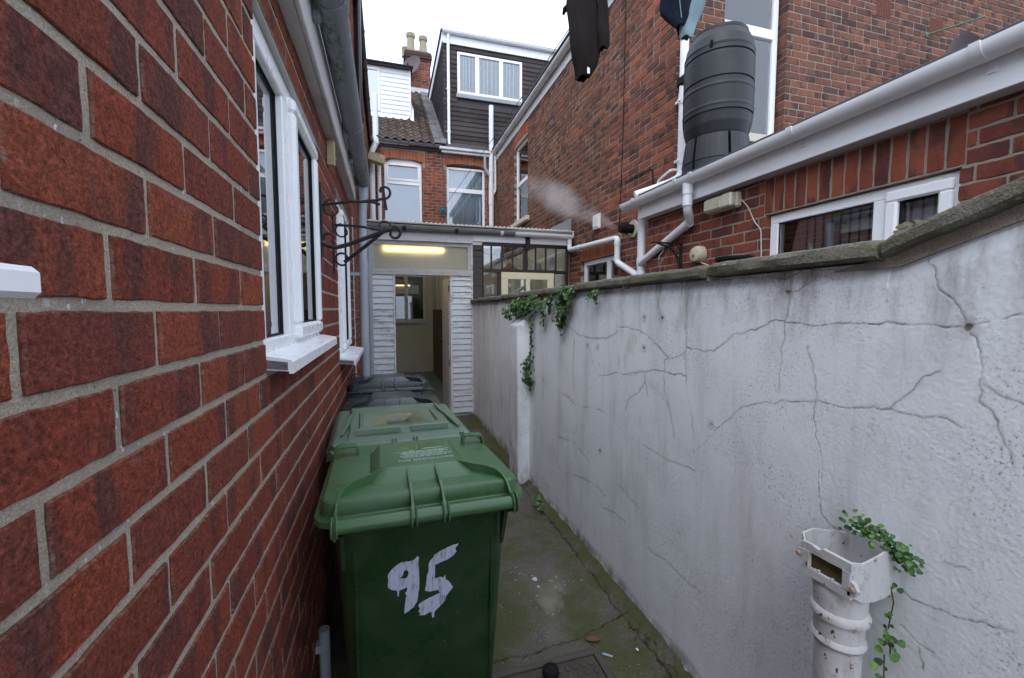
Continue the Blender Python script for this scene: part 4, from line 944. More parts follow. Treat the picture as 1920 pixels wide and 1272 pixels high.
# main roof slope, tile by tile
TS = math.tan(R(37.3)); ca, sa = math.cos(R(37.3)), math.sin(R(37.3)); EY, EZ = 10.62, 5.53
def roof_z(y): return EZ + (y-EY)*TS
m = MB(); m.prism([(EY+.02, EZ-.06), (EY+.02, EZ-.025), (15.1, roof_z(15.1)-.025), (15.1, roof_z(15.1)-.06)], 'x', -4, 9); m.build('roof_deck', M['slate'], main)
m = MB(); m.prism([(15.1, roof_z(15.1)-.06), (15.1, roof_z(15.1)-.02), (20, EZ), (20, EZ-.04)], 'x', -4, 9); m.build('rear_slope', M['slate'], main)
def pantile_mesh():
    vs = []; n = 12; w, L = .208, .30
    for j, (v, lift) in enumerate(((0, .018), (L, .0))):
        for th in (0, -.012):
            for i in range(n+1):
                u = -w/2+w*i/n; vs.append((u, v, lift + .026*math.sin(i/n*2*math.pi)+th))
    k = n+1; fs = []
    for i in range(n): fs += [(i, i+1, 2*k+i+1, 2*k+i), (k+i, 3*k+i, 3*k+i+1, k+i+1), (i, k+i, k+i+1, i+1)]
    fs += [(0, 2*k, 3*k, k), (n, k+n, 3*k+n, 2*k+n)]
    me = bpy.data.meshes.new('roof_tile'); me.from_pydata(vs, [], fs); me.polygons.foreach_set('use_smooth', [True]*len(fs)); me.set_sharp_from_angle(angle=R(50)); me.materials.append(M['pantile']); me.update(); return me
ptm = pantile_mesh()
def place(me, parent, P, X, Y, Z, name='roof_tile'):
    o = bpy.data.objects.new(name, me); COL.objects.link(o); o.parent = parent; off = wl(parent); mm = Matrix.Identity(4)
    for i in range(3): mm[i][0], mm[i][1], mm[i][2], mm[i][3] = X[i], Y[i], Z[i], P[i]-off[i]
    o.matrix_local = mm; return o
UX, UY, UZ = Vector((1, 0, 0)), Vector((0, ca, sa)), Vector((0, -sa, ca))
row = 0; s = 0
while s < 5.2:
    y, z = EY+s*ca, EZ+s*sa
    for i in range(9):
        x = -.45+i*.195
        if x > 1.17: continue
        if 11.75 < y < 14.5 and x < .70: continue
        place(ptm, main, Vector((x+rng.uniform(-.004, .004), y, z+rng.uniform(-.003, .004))), UX, UY, UZ)
    s += .235
gt = bpy.data.meshes.new('verge_tile'); b_ = MB().box(-.07, .07, 0, .22, 0, .012, .003); gt.from_pydata(b_.v, [], b_.f); gt.materials.append(M['grey_tile']); gt.update()
s = 0; k = 0
while s < 5.1:
    for i in range(2):
        a = .06; yy = (UY*math.cos(a)+UZ*math.sin(a)); zz = (UZ*math.cos(a)-UY*math.sin(a))
        place(gt, main, Vector((1.255+i*.145+(k % 2)*.03, EY+s*ca, EZ+s*sa+.02)), UX, yy, zz, 'verge_tile')
    s += .15; k += 1
# chimney on the ridge
ch = MB().box(.75, 1.53, 14.68, 15.28, 8.0, 9.66).build('chimney', M['mortar_old'], main)
PCH = ('y', 14.676, -1)
lay(ch, PCH, courses(.745, 1.535, 8.6, 9.60, 0, .077, .226, lambda k: (0 if k % 2 else .113), (), .010), pr_old, M['brick_old'], 60)
lay(ch, ('x', .746, -1), courses(14.68, 15.28, 8.6, 9.60, 0, .077, .226, lambda k: (0 if k % 2 else .113), (), .010), pr_old, M['brick_old'], 20)
m = MB()
for i, (e, z) in enumerate(((.02, 9.60), (.05, 9.675), (.05, 9.75), (.02, 9.82))): m.box(.745-e, 1.535+e, 14.675-e, 15.29+e, z, z+.070, .008)
m.build('corbel', m_plain('sooty_brick', (.075,.045,.036), .9, .4, 14, .2, (.16,.10,.07), .4, (9, 9, 9), .3, 60), ch)
m = MB(); m.prism([(.74, 9.89), (1.54, 9.89), (1.46, 9.96), (.82, 9.96)], 'y', 14.72, 15.25); m.build('flaunching', M['mortar_old'], ch)
def octo(x, h, nm, mat):
    m = MB(); m.lathe([(.150, 0), (.138, .06), (.112, h-.16), (.112, h-.13), (.135, h-.12), (.150, h-.07), (.150, h), (.115, h), (.10, h-.2)], (x, 14.92, 9.93), 8); o = m.build('chimney_pot', M[mat], ch, sharp=20); return o
octo(.93, .60, '', 'stone'); octo(1.33, .56, '', 'stone')
m = MB(); m.lathe([(.11, 0), (.10, .22), (.12, .25), (.12, .30), (.08, .3)], (.76, 15.15, 9.90), 10); m.build('chimney_pot', M['stone'], ch)
MB().box(.72, 1.45, 14.60, 14.70, 8.50, 8.72, .01).build('flashing', M['upvc_dirty'], main)
# white boarded dormer of the left neighbour
wd = MB().box(-1.6, .715, 12.02, 14.6, 6.3, 7.86).build('white_dormer', M['upvc'], main)
for i in range(10):
    z = 6.70+i*.113; m = MB(); m.prism([(12.02, z), (12.0, z+.004), (12.0, z+.03), (12.012, z+.108), (12.02, z+.108)], 'x', -.02, .700); m.build('shiplap_board', M['upvc'], wd)
MB().box(.700, .735, 11.99, 12.06, 6.68, 7.86, .004).build('corner_trim', M['upvc'], wd)
window(wd, ('y', 12.0, -1), -.75, -.045, 6.72, 7.80, .01, .06, glass='glass_bright', back='curtain', bd=.03, dep=.03)
MB().box(-1.6, .78, 11.93, 14.6, 7.862, 7.93, .004).build('dormer_roof', M['slate'], wd)
m = MB(); half_gutter(m, (-1.6, 11.90, 7.91), (.79, 11.90, 7.90), .06, .004, 10); m.build('dormer_gutter', M['black_pvc'], wd)
m = MB(); m.prism([(11.96, 6.56), (12.14, 6.66), (12.14, 6.78), (12.02, 6.70)], 'x', -.5, .76); m.prism([(11.96, 6.55), (13.9, 8.03), (13.9, 8.08), (12.05, 6.90)], 'x', .735, .80); m.build('apron_flashing', M['upvc'], wd)
# tile-hung box dormer on the right
DX, DY = 1.47, 10.9
dm = MB(); dm.box(DX+.03, 5.2, DY+.03, 14.7, 5.6, 8.24); dorm = dm.build('dormer', M['slate'], main)
DW = (1.79, 3.465, 6.90, 7.89)
z = 5.57; k = 0
while z < 8.02:
    p = .112; segs = [(DX, 5.1)]
    if z+p > DW[2]-.10 and z < DW[3]: segs = [(DX, DW[0]-.01), (DW[1]+.01, 5.1)]
    for a, b in segs: MB().prism([(DY+.03, z), (DY-.022, z), (DY-.022, z+.010), (DY-.002, z+p+.02), (DY+.03, z+p+.02)], 'x', a-(.018 if a == DX else 0), b).build('tile_course', M['hung_tile'], dorm)
    ye = EY+(z-EZ+.02)/TS
    if ye > DY+.1:
        m = MB(); m.prism([(DX+.03, z), (DX-.022, z), (DX-.022, z+.010), (DX-.002, z+p+.02), (DX+.03, z+p+.02)], 'y', DY-.012, min(ye+.15, 14.7)); m.build('tile_course', M['hung_tile'], dorm)
    z += p; k += 1
dwn = window(dorm, ('y', DY, -1), *DW, .025, .062, mull=[2.29, 2.905], glass='glass', mat='upvc', dep=.07, mw=.10, skip_cells=())
for a, b in ((1.85, 2.24), (2.34, 2.86), (2.955, 3.41)): drape(dwn, ('y', DY, -1), a, b, 6.94, 7.85, -.035, 'curtain', 5, .008)
MB().box(1.76, 3.49, DY-.045, DY+.0, 6.80, 6.898, .006).build('lead_apron', M['lead'], dorm)
MB().box(DX-.03, 5.2, DY-.05, DY-.02, 8.03, 8.25, .004).build('fascia', M['upvc'], dorm)
MB().box(DX-.055, DX-.02, DY-.05, 14.8, 8.06, 8.27, .004).build('verge_board', M['upvc'], dorm)
MB().box(DX-.09, 5.2, DY-.09, 14.8, 8.275, 8.33, .004).build('dormer_roof', M['slate'], dorm)
m = MB(); half_gutter(m, (DX-.05, DY-.105, 8.275), (5.1, DY-.105, 8.265), .055, .004, 10); m.build('dormer_gutter', M['pvc_white'], dorm)
ddp = downpipe(main, [(1.565, DY-.10, 8.21), (1.565, DY-.06, 8.02), (1.565, DY-.06, 5.62), (1.60, DY-.14, 5.52)], .036, M['pvc_white'], collars=[((1.565, DY-.06, 7.0), (1.565, DY-.06, 6.94)), ((1.565, DY-.06, 5.98), (1.565, DY-.06, 5.92))])
for z in (5.95, 6.97): MB().box(1.51, 1.62, DY-.04, DY-.018, z-.012, z+.012, .002).build('pipe_clip', M['pvc_white'], ddp)
# soil pipes in both corners
sp = downpipe(main, [(2.60, YM-.10, 6.62), (2.60, YM-.10, 2.98)], .060, M['pvc_white'], collars=[((2.60, YM-.10, 5.08), (2.60, YM-.10, 5.0)), ((2.60, YM-.10, 4.72), (2.60, YM-.10, 4.2))])
downpipe(main, [(2.44, YM-.09, 5.40), (2.44, YM-.09, 5.12), (2.46, YM-.09, 5.06), (2.60, YM-.10, 4.86)], .036, M['pvc_grey'])
downpipe(main, [(2.70, YM-.12, 5.45), (2.70, YM-.12, 4.55), (2.61, YM-.11, 4.40)], .028, M['pvc_white'])
sp2 = downpipe(main, [(-.16, YM-.13, 6.52), (-.16, YM-.13, 5.40), (-.26, YM-.14, 5.22), (-.26, YM-.14, 2.98)], .065, M['pvc_white'], bends=.1, collars=[((-.16, YM-.13, 5.5), (-.16, YM-.13, 5.40)), ((-.26, YM-.14, 5.1), (-.26, YM-.14, 5.0))])
downpipe(main, [(-.10, YM-.09, 5.0), (-.10, YM-.09, 2.98)], .045, M['pvc_white'])
dish = thing('satellite_dish', 'brownish oval satellite dish fixed low on the chimney of the far terrace', 'satellite dish', (.93, 14.5, 9.2))
m = MB(); m.lathe([(0, .0), (.12, -.01), (.24, -.04), (.33, -.09), (.335, -.08), (.24, -.028), (0, .012)], (0, 0, 0), 24, 'y')
rot = Matrix.Rotation(R(-38), 4, 'Z') @ Matrix.Rotation(R(-14), 4, 'X')
m.v = [tuple(rot @ Vector(v) + Vector((.95, 14.45, 9.26))) for v in m.v]; m.build('reflector', m_plain('brown_dish', (.10,.075,.07), .5, .1, 6), dish)
m = MB(); m.tube([(.95, 14.46, 9.25), (.98, 14.60, 9.22), (.98, 14.69, 9.22)], .02, 8); m.tube([(.95, 14.45, 9.05), (.78, 14.15, 9.15)], .012, 6); m.box(.75, .81, 14.10, 14.18, 9.13, 9.19, .01); m.build('arm', M['black_iron'], dish)
m = MB(); m.tube([(1.57, 14.9, 9.7), (1.60, 14.9, 10.45)], .012, 6); m.tube([(1.48, 14.9, 10.30), (1.70, 14.9, 10.34)], .008, 6); m.tube([(1.52, 14.9, 10.2), (1.68, 14.9, 10.24)], .006, 6)
tag(m.build('aerial', M['galv'], None), 'thin metal aerial beside the chimney pots', 'aerial')

# ------------------------------------------------------------------ two storey rear wing on the right
XR, YR = 2.74, 3.69
rwing = thing('brick_wing', 'tall weathered brick rear wing on the right with white guttering and mixed orange bricks', 'house', (XR, YR, 0))
PS = ('x', XR, -1); PN = ('y', YR, -1)
SW = (8.22, 9.14, 3.40, 5.02); MW = (4.71, 5.75, 1.30, 2.25); EW = (3.30, 4.10, 3.36, 5.05)
sw = wall_body(rwing, 'wall', PS, 3.95, 10.78, -.05, 5.46, [SW, MW], .25, M['mortar_old'])
ew = wall_body(rwing, 'wall', PN, 2.746, 9.05, -.05, 5.52, [EW], .25, M['mortar_end'])
pr_end = brick_protos(.215, .0665, .115, (4, 2), 10, .003, 'brick_end')
bond = lambda k: (0 if k % 2 else .113)+rng.uniform(-.012, .012)
hd = lambda k: k % 4 == 0
lay(sw, PS, courses(3.693, 10.75, 1.3, 5.45, 0, .0755, .226, bond, [(8.22, 9.14, 3.40, 5.10), MW, (4.66, 5.80, 2.25, 2.47)], .010, header=hd), pr_old, M['brick_old'], 175, 0, .003)
lay(sw, PS, [(4.67+i*.0755+.005, 4.67+(i+1)*.0755-.005, 2.256, 2.466, True) for i in range(15)], pr_v, M['brick_arch'], 15)
c, hw_ = 8.68, .52
lay(sw, PS, [(8.16+i*.0743+.005, 8.16+(i+1)*.0743-.005, arch_z(c, hw_, 5.02, .09, 8.16+(i+.5)*.0743), arch_z(c, hw_, 5.235, .08, 8.16+(i+.5)*.0743), True) for i in range(14)], pr_v, M['brick_arch'], 14, .004)
AB = [(5.36, 5.60, 4.86, 5.08), (6.24, 6.47, 4.82, 5.02)]
lay(ew, PN, courses(2.743, 9.05, 2.66, 7.45, 0, .0755, .226, bond, [EW]+AB, .010, keep=lambda x, z: z < 5.50 or z < 5.50+(3.1-abs(x-5.9))*.62, header=lambda k: k % 3 == 0), pr_end, M['brick_end'], 120, 0, .002)
for (a, b, z0, z1) in AB:
    ab = MB().pbox(PN, a+.006, b-.006, -.05, -.012, z0+.006, z1-.006).build('air_brick', M['air_brick'], ew); m = MB()
    for i in range(9): m.pbox(PN, a+.01, b-.01, -.02, .002, z0+.008+i*(z1-z0-.02)/8.4, z0+.018+i*(z1-z0-.02)/8.4, .001)
    for i in range(9): m.pbox(PN, a+.008+i*(b-a-.02)/8.4, a+.019+i*(b-a-.02)/8.4, -.02, .0035, z0+.008, z1-.010, .001)
    m.build('grille', M['air_brick'], ab)
m = MB(); m.prism([(2.80, 5.52), (9.0, 5.52), (5.9, 7.44)], 'y', YR+.004, YR+.25); m.build('gable', M['mortar_end'], rwing)
s1 = window(rwing, PS, 8.225, 9.135, 3.42, 5.03, -.05, .055, trans=[4.24], glass='glass', back='curtain', bd=.02, mw=.08)
m = MB(); m.prism([(8.225, 5.03)] + [(8.225+.91*i/12, 5.03+.075*(1-(i/6-1)**2)) for i in range(13)] + [(9.135, 5.03)], 'x', XR+.055, XR+.10); m.build('head_panel', M['upvc'], s1)
MB().box(XR-.07, XR+.05, 8.12, 9.24, 3.33, 3.418, .006).build('sill', m_plain('cream_sill', (.62,.57,.46), .7, .1), s1)
s2 = window(rwing, PS, 4.72, 5.74, 1.32, 2.243, -.045, .06, mull=[5.03], glass='glass_dark', back=None, mw=.085)
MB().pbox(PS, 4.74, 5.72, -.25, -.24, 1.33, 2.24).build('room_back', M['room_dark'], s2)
for i in range(11):
    y = 4.79+i*.088; m = MB(); m.prism([(XR+.125, y), (XR+.128, y), (XR+.150, y+.082), (XR+.147, y+.082)], 'z', 1.36, 2.19); m.build('blind_slat', M['room_grey'], s2)
e1 = window(rwing, PN, 3.31, 4.07, 3.37, 5.04, -.085, .06, trans=[4.47], glass='glass', back=None, mw=.10)
MB().pbox(PN, 3.33, 4.05, -.34, -.33, 3.38, 5.03).build('room_back', M['room_grey'], e1)
for i in range(17):
    z = 3.43+i*.095; m = MB(); m.prism([(YR+.122, z), (YR+.125, z), (YR+.141, z+.088), (YR+.138, z+.088)], 'x', 3.35, 4.0); m.build('blind_slat', M['blind'], e1)
m = MB(); m.pbox(PN, 3.22, 4.16, -.09, .07, 3.27, 3.358, .006); m.build('sill', m_plain('stone_sill', (.58,.54,.45), .8, .1), e1)
MB().box(XR-.018, XR, 3.60, 10.75, 5.30, 5.50, .004).build('fascia', M['upvc_dirty'], rwing)
m = MB(); half_gutter(m, (2.665, 3.55, 5.50), (2.665, 10.66, 5.50), .058, .004, 12); rg = m.build('gutter', M['upvc_dirty'], rwing)
for y in (4.4, 5.6, 6.8, 8.0, 9.2, 10.3):
    m = MB(); gutter_clip(m, (2.665, y, 5.501), (0, 1, 0), .063, .04); m.build('gutter_union', M['upvc_dirty'], rg)
m = MB(); m.prism([(2.70, 5.56), (2.60, 5.53), (2.60, 5.56), (5.9, 7.6), (9.3, 5.56), (9.3, 5.52), (5.9, 7.55)], 'y', 3.55, 10.7); m.build('roof', M['slate'], rwing)
MB().box(XR-.05, XR-.002, 6.10, 7.1, 2.76, 2.93, .004).build('lead_flashing', M['lead'], rwing)
# wing fittings
m = MB(); m.box(XR-.035, XR, 5.16, 5.33, 2.63, 2.82, .006)
vp = m.build('vent_cover', M['upvc'], rwing); m = MB()
for i in range(3): m.prism([(5.18, 2.66+i*.048), (5.31, 2.66+i*.048), (5.31, 2.70+i*.048), (5.18, 2.70+i*.048)], 'x', XR-.045, XR-.034)
m.box(XR-.036, XR-.033, 5.18, 5.31, 2.655, 2.80); m.build('louvre', M['upvc'], vp)
fl = MB(); fl.lathe([(.045, 0), (.095, .0), (.10, .012), (.095, .022), (.045, .026)], (XR-.026, 4.36, 2.475), 20, 'x'); flu = fl.build('flue_collar', M['ivory'], rwing)
m = MB(); m.lathe([(0, 0), (.040, 0), (.048, .01), (.048, .028), (.060, .03), (.060, .05), (.050, .052), (.050, .075), (.062, .077), (.062, .10), (.05, .11), (.05, .17)], (XR-.19, 4.36, 2.475), 18, 'x'); m.build('flue_terminal', M['rubber'], flu)

# ------------------------------------------------------------------ flat roofed extension on the right
XE = 2.46; PX = ('x', XE, -1)
ext = thing('flat_roofed_extension', 'single storey brick extension on the right under a deep white fascia and gutter', 'extension', (XE, 1.5, 0))
EWN = (1.305, 2.318, 1.55, 2.185)
xw = wall_body(ext, 'wall', PX, -1.6, 3.68, -.05, 2.44, [EWN], .22, M['mortar_ext'])
pr_e = brick_protos(.2135, .064, .06, (5, 2), 10, .0028, 'brick_ext')
lay(xw, PX, courses(.6, 3.68, 1.55, 2.44, 0, .0752, .225, lambda k: (.02 if k % 2 else .13)+rng.uniform(-.006, .006), [EWN, (1.285, 2.338, 2.18, 2.425)], .011), pr_e, M['brick_ext'], 260)
pr_s = brick_protos(.225, .064, .06, (5, 2), 6, .0026, 'soldier')
lay(xw, PX, [(1.285+i*.0752+.0055, 1.285+(i+1)*.0752-.0055, 2.193, 2.418, True) for i in range(14)], pr_s, M['brick_ext'], 14)
xwin = window(ext, PX, 1.31, 2.313, 1.555, 2.180, -.035, .058, mull=[1.628], glass='glass', back=None, mw=.10)
m = MB(); bar_frame(m, PX, 1.335, 1.615, 1.58, 2.155, -.05, -.018, .058, .010); m.build('casement_sash', M['upvc'], xwin)
m = MB(); bar_frame(m, PX, 1.392, 1.558, 1.637, 2.098, -.05, -.042, .007, .001); bar_frame(m, PX, 1.677, 2.256, 1.61, 2.125, -.055, -.046, .007, .001); m.build('gasket', M['rubber'], xwin)
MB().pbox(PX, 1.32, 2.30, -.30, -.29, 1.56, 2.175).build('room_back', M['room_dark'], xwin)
for i in range(11):
    y = 1.68+i*.052; m = MB(); m.prism([(XE+.085, y), (XE+.089, y), (XE+.106, y+.049), (XE+.102, y+.049)], 'z', 1.60, 2.135); m.build('blind_slat', M['blind_dark'], xwin)
for i in range(4):
    y = 1.39+i*.05; m = MB(); m.prism([(XE+.085, y), (XE+.089, y), (XE+.106, y+.046), (XE+.102, y+.046)], 'z', 1.60, 2.135); m.build('blind_slat', M['blind_dark'], xwin)
MB().box(2.36, 2.372, -1.6, 3.70, 2.425, 2.625, .002).build('fascia', M['upvc'], ext)
MB().box(2.373, XE+.02, -1.6, 3.69, 2.428, 2.438).build('soffit', M['upvc_dirty'], ext)
MB().box(2.35, 9.0, -1.6, 3.683, 2.628, 2.650, .004).build('flat_roof', M['slate'], ext)
MB().box(2.347, 2.378, -1.6, 3.685, 2.60, 2.658, .003).build('roof_edge', M['slate'], ext)
m = MB(); half_gutter(m, (2.30, -1.6, 2.600), (2.30, 3.84, 2.590), .060, .004, 14); m.lathe([(0, 0), (.06, 0), (.06, .008), (0, .008)], (2.30, 3.836, 2.59), 20, 'y', (90, 270)); xg = m.build('gutter', M['pvc_white'], ext)
for y in (1.17, 1.98, 2.82, 3.0, 3.62):
    m = MB(); gutter_clip(m, (2.30, y, 2.599), (0, 1, 0), .0655, .035); m.box(2.352, 2.362, y-.014, y+.014, 2.50, 2.60, .002); m.build('gutter_union', M['pvc_white'], xg)
# pipework between gutter, wing and drain
m = MB(); m.tube([(2.30, 2.91, 2.56), (2.30, 2.91, 2.46)], .040, 14); m.build('gutter_outlet', M['pvc_white'], xg)
P4 = downpipe(ext, [(2.30, 2.91, 2.50), (2.30, 2.91, 2.355), (2.395, 2.99, 2.27), (2.45, 3.77, 2.02)], .034, M['pvc_white'], bends=.05, collars=[((2.30, 2.91, 2.44), (2.30, 2.91, 2.37)), ((2.397, 3.0, 2.267), (2.412, 3.08, 2.247))])
m = MB(); m.box(2.42, XE, 3.30, 3.33, 2.17, 2.20, .003); m.build('pipe_clip', M['pvc_white'], P4)
P3 = downpipe(rwing, [(2.48, 3.81, 2.56), (2.48, 3.81, .1)], .041, M['pvc_white'], collars=[((2.48, 3.81, 2.07), (2.48, 3.81, 2.0)), ((2.48, 3.81, 1.93), (2.48, 3.81, 1.85))])
P5 = downpipe(rwing, [(2.665, 6.0, 2.62), (2.665, 6.0, 2.45), (2.665, 4.60, 2.405), (2.665, 4.60, 2.12), (2.50, 3.86, 1.885)], .036, M['pvc_white'], bends=.05, collars=[((2.665, 4.60, 2.36), (2.665, 4.60, 2.32)), ((2.665, 4.60, 2.17), (2.665, 4.60, 2.13)), ((2.665, 5.7, 2.44), (2.665, 5.62, 2.437))])
for y in (5.75, 4.72): MB().box(2.66, XR, y-.012, y+.012, 2.40, 2.43, .003).build('pipe_clip', M['pvc_white'], P5)
P1 = downpipe(rwing, [(2.775, 3.61, 5.42), (2.775, 3.61, 2.84), (2.62, 3.61, 2.755), (2.34, 3.72, 2.66)], .040, M['pvc_white'], bends=.07, collars=[((2.775, 3.61, 3.62), (2.775, 3.61, 3.52)), ((2.775, 3.61, 3.02), (2.775, 3.61, 2.96)), ((2.60, 3.618, 2.748), (2.54, 3.641, 2.728))])
for z in (3.56, 3.0):
    m = MB(); m.box(2.745, 2.81, 3.62, 3.70, z-.012, z+.012, .002); m.tube([(2.70, 3.60, z-.02), (2.745, 3.60, z), (2.78, 3.60, z)], .008, 6); m.build('pipe_clip', M['pvc_white'], P1)
m = MB(); m.box(2.725, 2.835, 3.555, 3.665, 3.68, 3.78, .02); m.tube([(2.80, 3.57, 3.72), (2.84, 3.42, 3.68), (2.80, 3.27, 3.60)], .02, 8); m.build('rain_diverter', M['rubber'], P1)
downpipe(rwing, [(2.95, 3.62, 2.92), (2.66, 3.62, 2.90), (2.62, 3.76, 2.83), (2.62, 3.78, 2.60)], .012, M['pvc_white'], 'overflow_pipe', .03, n=8)
m = MB(); m.tube(bend([(XR-.012, 4.55, 3.05), (XR-.012, 4.02, 3.05), (XR-.012, 3.98, 2.70)], .06), .006, 6); m.tube([(XR-.008, 4.62, 5.3), (XR-.008, 4.63, 3.6), (XR-.008, 4.68, 2.55)], .0045, 6); m.tube([(XR-.01, 5.4, 2.58), (XR-.01, 4.8, 2.62), (XR-.03, 4.42, 2.56)], .005, 6); m.build('wall_cable', M['rubber'], rwing)

# ------------------------------------------------------------------ things on the right
butt = thing('water_butt', 'large dark grey ribbed plastic water butt standing on the flat roof', 'water butt', (2.69, 3.06, 2.89))
prof = [(.0, 0), (.24, 0), (.262, .015), (.305, .08), (.333, .16), (.343, .225), (.345, .232), (.334, .237), (.334, .243), (.346, .248), (.347, .28), (.350, .285), (.350, .30), (.347, .305), (.347, .435), (.351, .44), (.351, .455), (.347, .46), (.347, .495), (.336, .50), (.336, .508), (.347, .513), (.346, .70), (.345, .705), (.333, .71), (.333, .718), (.344, .724), (.342, .76), (.345, .765), (.344, .78), (.338, .785), (.322, .85), (.295, .90), (.272, .925), (.265, .932)]
pp = [prof[0]]
for (r0, h0), (r1, h1) in zip(prof[:-1], prof[1:]):
    L_ = math.hypot(r1-r0, h1-h0)
    if L_ > .024: pp += [(r0+(r1-r0)*.006/L_, h0+(h1-h0)*.006/L_), (r1-(r1-r0)*.006/L_, h1-(h1-h0)*.006/L_)]
    pp.append((r1, h1))
pp = [(r*.775, h*.955) for r, h in pp]
m = MB(); m.lathe(pp, (2.69, 3.06, 2.89), 56); m.build('barrel', M['butt_black'], butt, sharp=40)
m = MB(); m.lathe([(.208, .876), (.215, .880), (.215, .902), (.203, .910), (.1, .922), (0, .924)], (2.69, 3.06, 2.89), 40); m.box(2.605, 2.775, 3.04, 3.08, 3.80, 3.825, .008); m.build('lid', M['butt_black'], butt)
m = MB(); m.tube([(2.480, 2.905, 3.60), (2.470, 2.895, 3.625), (2.470, 2.89, 3.645)], .011, 8); m.build('inlet', M['rubber'], butt)
st = thing('butt_stand', 'black slotted plastic stand carrying the water butt on the flat roof', 'stand', (2.69, 3.06, 2.65))
for k in range(6):
    m = MB(); a0, a1 = 60*k+13, 60*k+68; vs = []; n = 6
    for i in range(n+1):
        t = R(a0+(a1-a0)*i/n)
        for r, z in ((.272, 2.651), (.262, 2.76), (.267, 2.764), (.243, 2.955), (.20, 2.955), (.22, 2.651)): vs.append((2.69+r*math.cos(t), 3.06+r*math.sin(t), z))
    fs = []
    for i in range(n):
        for j in range(6): fs.append((i*6+j, i*6+(j+1) % 6, (i+1)*6+(j+1) % 6, (i+1)*6+j))
    fs += [tuple(range(6)), tuple(n*6+j for j in range(6))[::-1]]
    m.add(vs, fs); m.build('leg_panel', M['butt_black'], st)
m = MB(); m.lathe([(.0, 2.885), (.225, 2.885), (.225, 2.652), (.20, 2.652), (.20, 2.875), (0, 2.875)], (2.69, 3.06, 0), 32); m.build('core', M['rubber'], st)

lamp = thing('bulkhead_light', 'oblong yellowed bulkhead light under the white fascia beside the vertical blind window', 'light', (XE, 2.66, 2.34))
MB().box(XE-.055, XE, 2.52, 2.82, 2.285, 2.395, .012).build('base', M['ivory'], lamp)
m = MB(); m.box(XE-.105, XE-.0555, 2.525, 2.62, 2.29, 2.39, .012); m.build('lens', M['lens'], lamp)
m = MB(); m.box(XE-.098, XE-.0555, 2.622, 2.812, 2.29, 2.39, .016); m.lathe([(0, -.004), (.006, -.004), (.006, .004)], (XE-.098, 2.69, 2.34), 10, 'x'); m.build('cover', M['ivory'], lamp)
m = MB(); m.tube(bend([(XE-.008, 2.52, 2.335), (XE-.008, 2.46, 2.27), (XE-.008, 2.40, 2.15), (XE-.008, 2.345, 2.10), (XE-.008, 2.335, 1.9)], .04), .0045, 6); m.build('cable', M['wire'], lamp)
al = thing('alarm_sounder', 'small oval cream alarm sounder on the extension brickwork above the coping', 'alarm', (XE, 2.93, 2.0))
m = MB(); m.lathe([(.0, -.075), (.03, -.074), (.055, -.066), (.066, -.045), (.068, 0), (0, 0)], (XE, 2.93, 2.0), 26, 'x'); m.build('case', M['ivory'], al)
m = MB(); m.lathe([(.0, -.076), (.012, -.076), (.012, -.070)], (XE-.001, 2.93, 1.985), 12, 'x'); m.build('badge', M['brick_arch'], al)
m = MB(); m.tube([(XE-.012, 2.92, 1.935), (XE-.012, 2.80, 1.89), (XE-.012, 2.60, 1.86)], .006, 6); m.build('cable', M['wire'], al)
br = thing('shelf_bracket', 'black scrolled iron hanging bracket with a wire hook on the extension wall', 'bracket', (XE, 3.17, 2.1))
m = MB(); m.box(2.16, XE, 3.155, 3.185, 2.115, 2.125, .001); m.box(XE-.012, XE, 3.155, 3.185, 1.88, 2.115, .001); m.build('frame', M['black_iron'], br)
m = MB(); m.tube(bend([(2.22, 3.17, 2.112), (2.33, 3.17, 2.09), (2.42, 3.17, 2.01), (XE-.014, 3.17, 1.90)], .08), .007, 8)
for (x, z, r) in ((2.40, 2.075, .026), (2.425, 2.02, .02), (2.35, 2.092, .016)): m.tube([(x+r*math.cos(t*.55), 3.17, z+r*math.sin(t*.55)) for t in range(11)], .004, 6)
m.build('scroll', M['black_iron'], br)
m = MB(); m.tube([(2.25, 3.17, 2.118), (2.255, 3.17, 2.135), (2.27, 3.17, 2.12), (2.275, 3.17, 2.05), (2.24, 3.17, 2.01), (2.232, 3.17, 1.98), (2.25, 3.17, 1.962), (2.275, 3.17, 1.975), (2.28, 3.17, 1.99)], .0045, 6)
for i in range(6): m.tube([(2.25+.007*math.cos(t*.9), 3.17+(.007*math.sin(t*.9) if i % 2 else 0), 1.952-i*.018-.010*math.sin(t*.9)) for t in range(8)], .0022, 5)
hk = m.build('hook', M['galv'], None); tag(hk, 'bent wire hook and short chain hanging from the black shelf bracket', 'hook')
bw = thing('wall_planter', 'empty black half round wall planter just above the coping under the blind window', 'planter', (2.40, 2.44, 1.9))
m = MB(); m.lathe([(.085, -.10), (.115, 0), (.125, .004), (.125, .02), (.112, .02), (.08, -.09)], (2.33, 2.44, 1.895), 22); m.box(2.42, XE, 2.40, 2.48, 1.80, 1.90, .003); m.build('bowl', M['rubber'], bw)
d2 = thing('satellite_dish', 'dark mesh satellite dish half hidden behind the right hand gutter', 'satellite dish', (6.3, 3.4, 4.4))
m = MB(); m.lathe([(0, 0), (.15, -.012), (.30, -.05), (.42, -.11), (.425, -.10), (.30, -.04), (0, .01)], (6.35, 3.45, 4.22), 28, 'y'); m.build('reflector', m_plain('dark_mesh', (.055,.035,.035), .6, .2, 40), d2)
m = MB(); m.tube([(6.35, 3.45, 4.22), (6.35, 3.68, 4.22)], .025, 8); m.build('arm', M['black_iron'], d2)
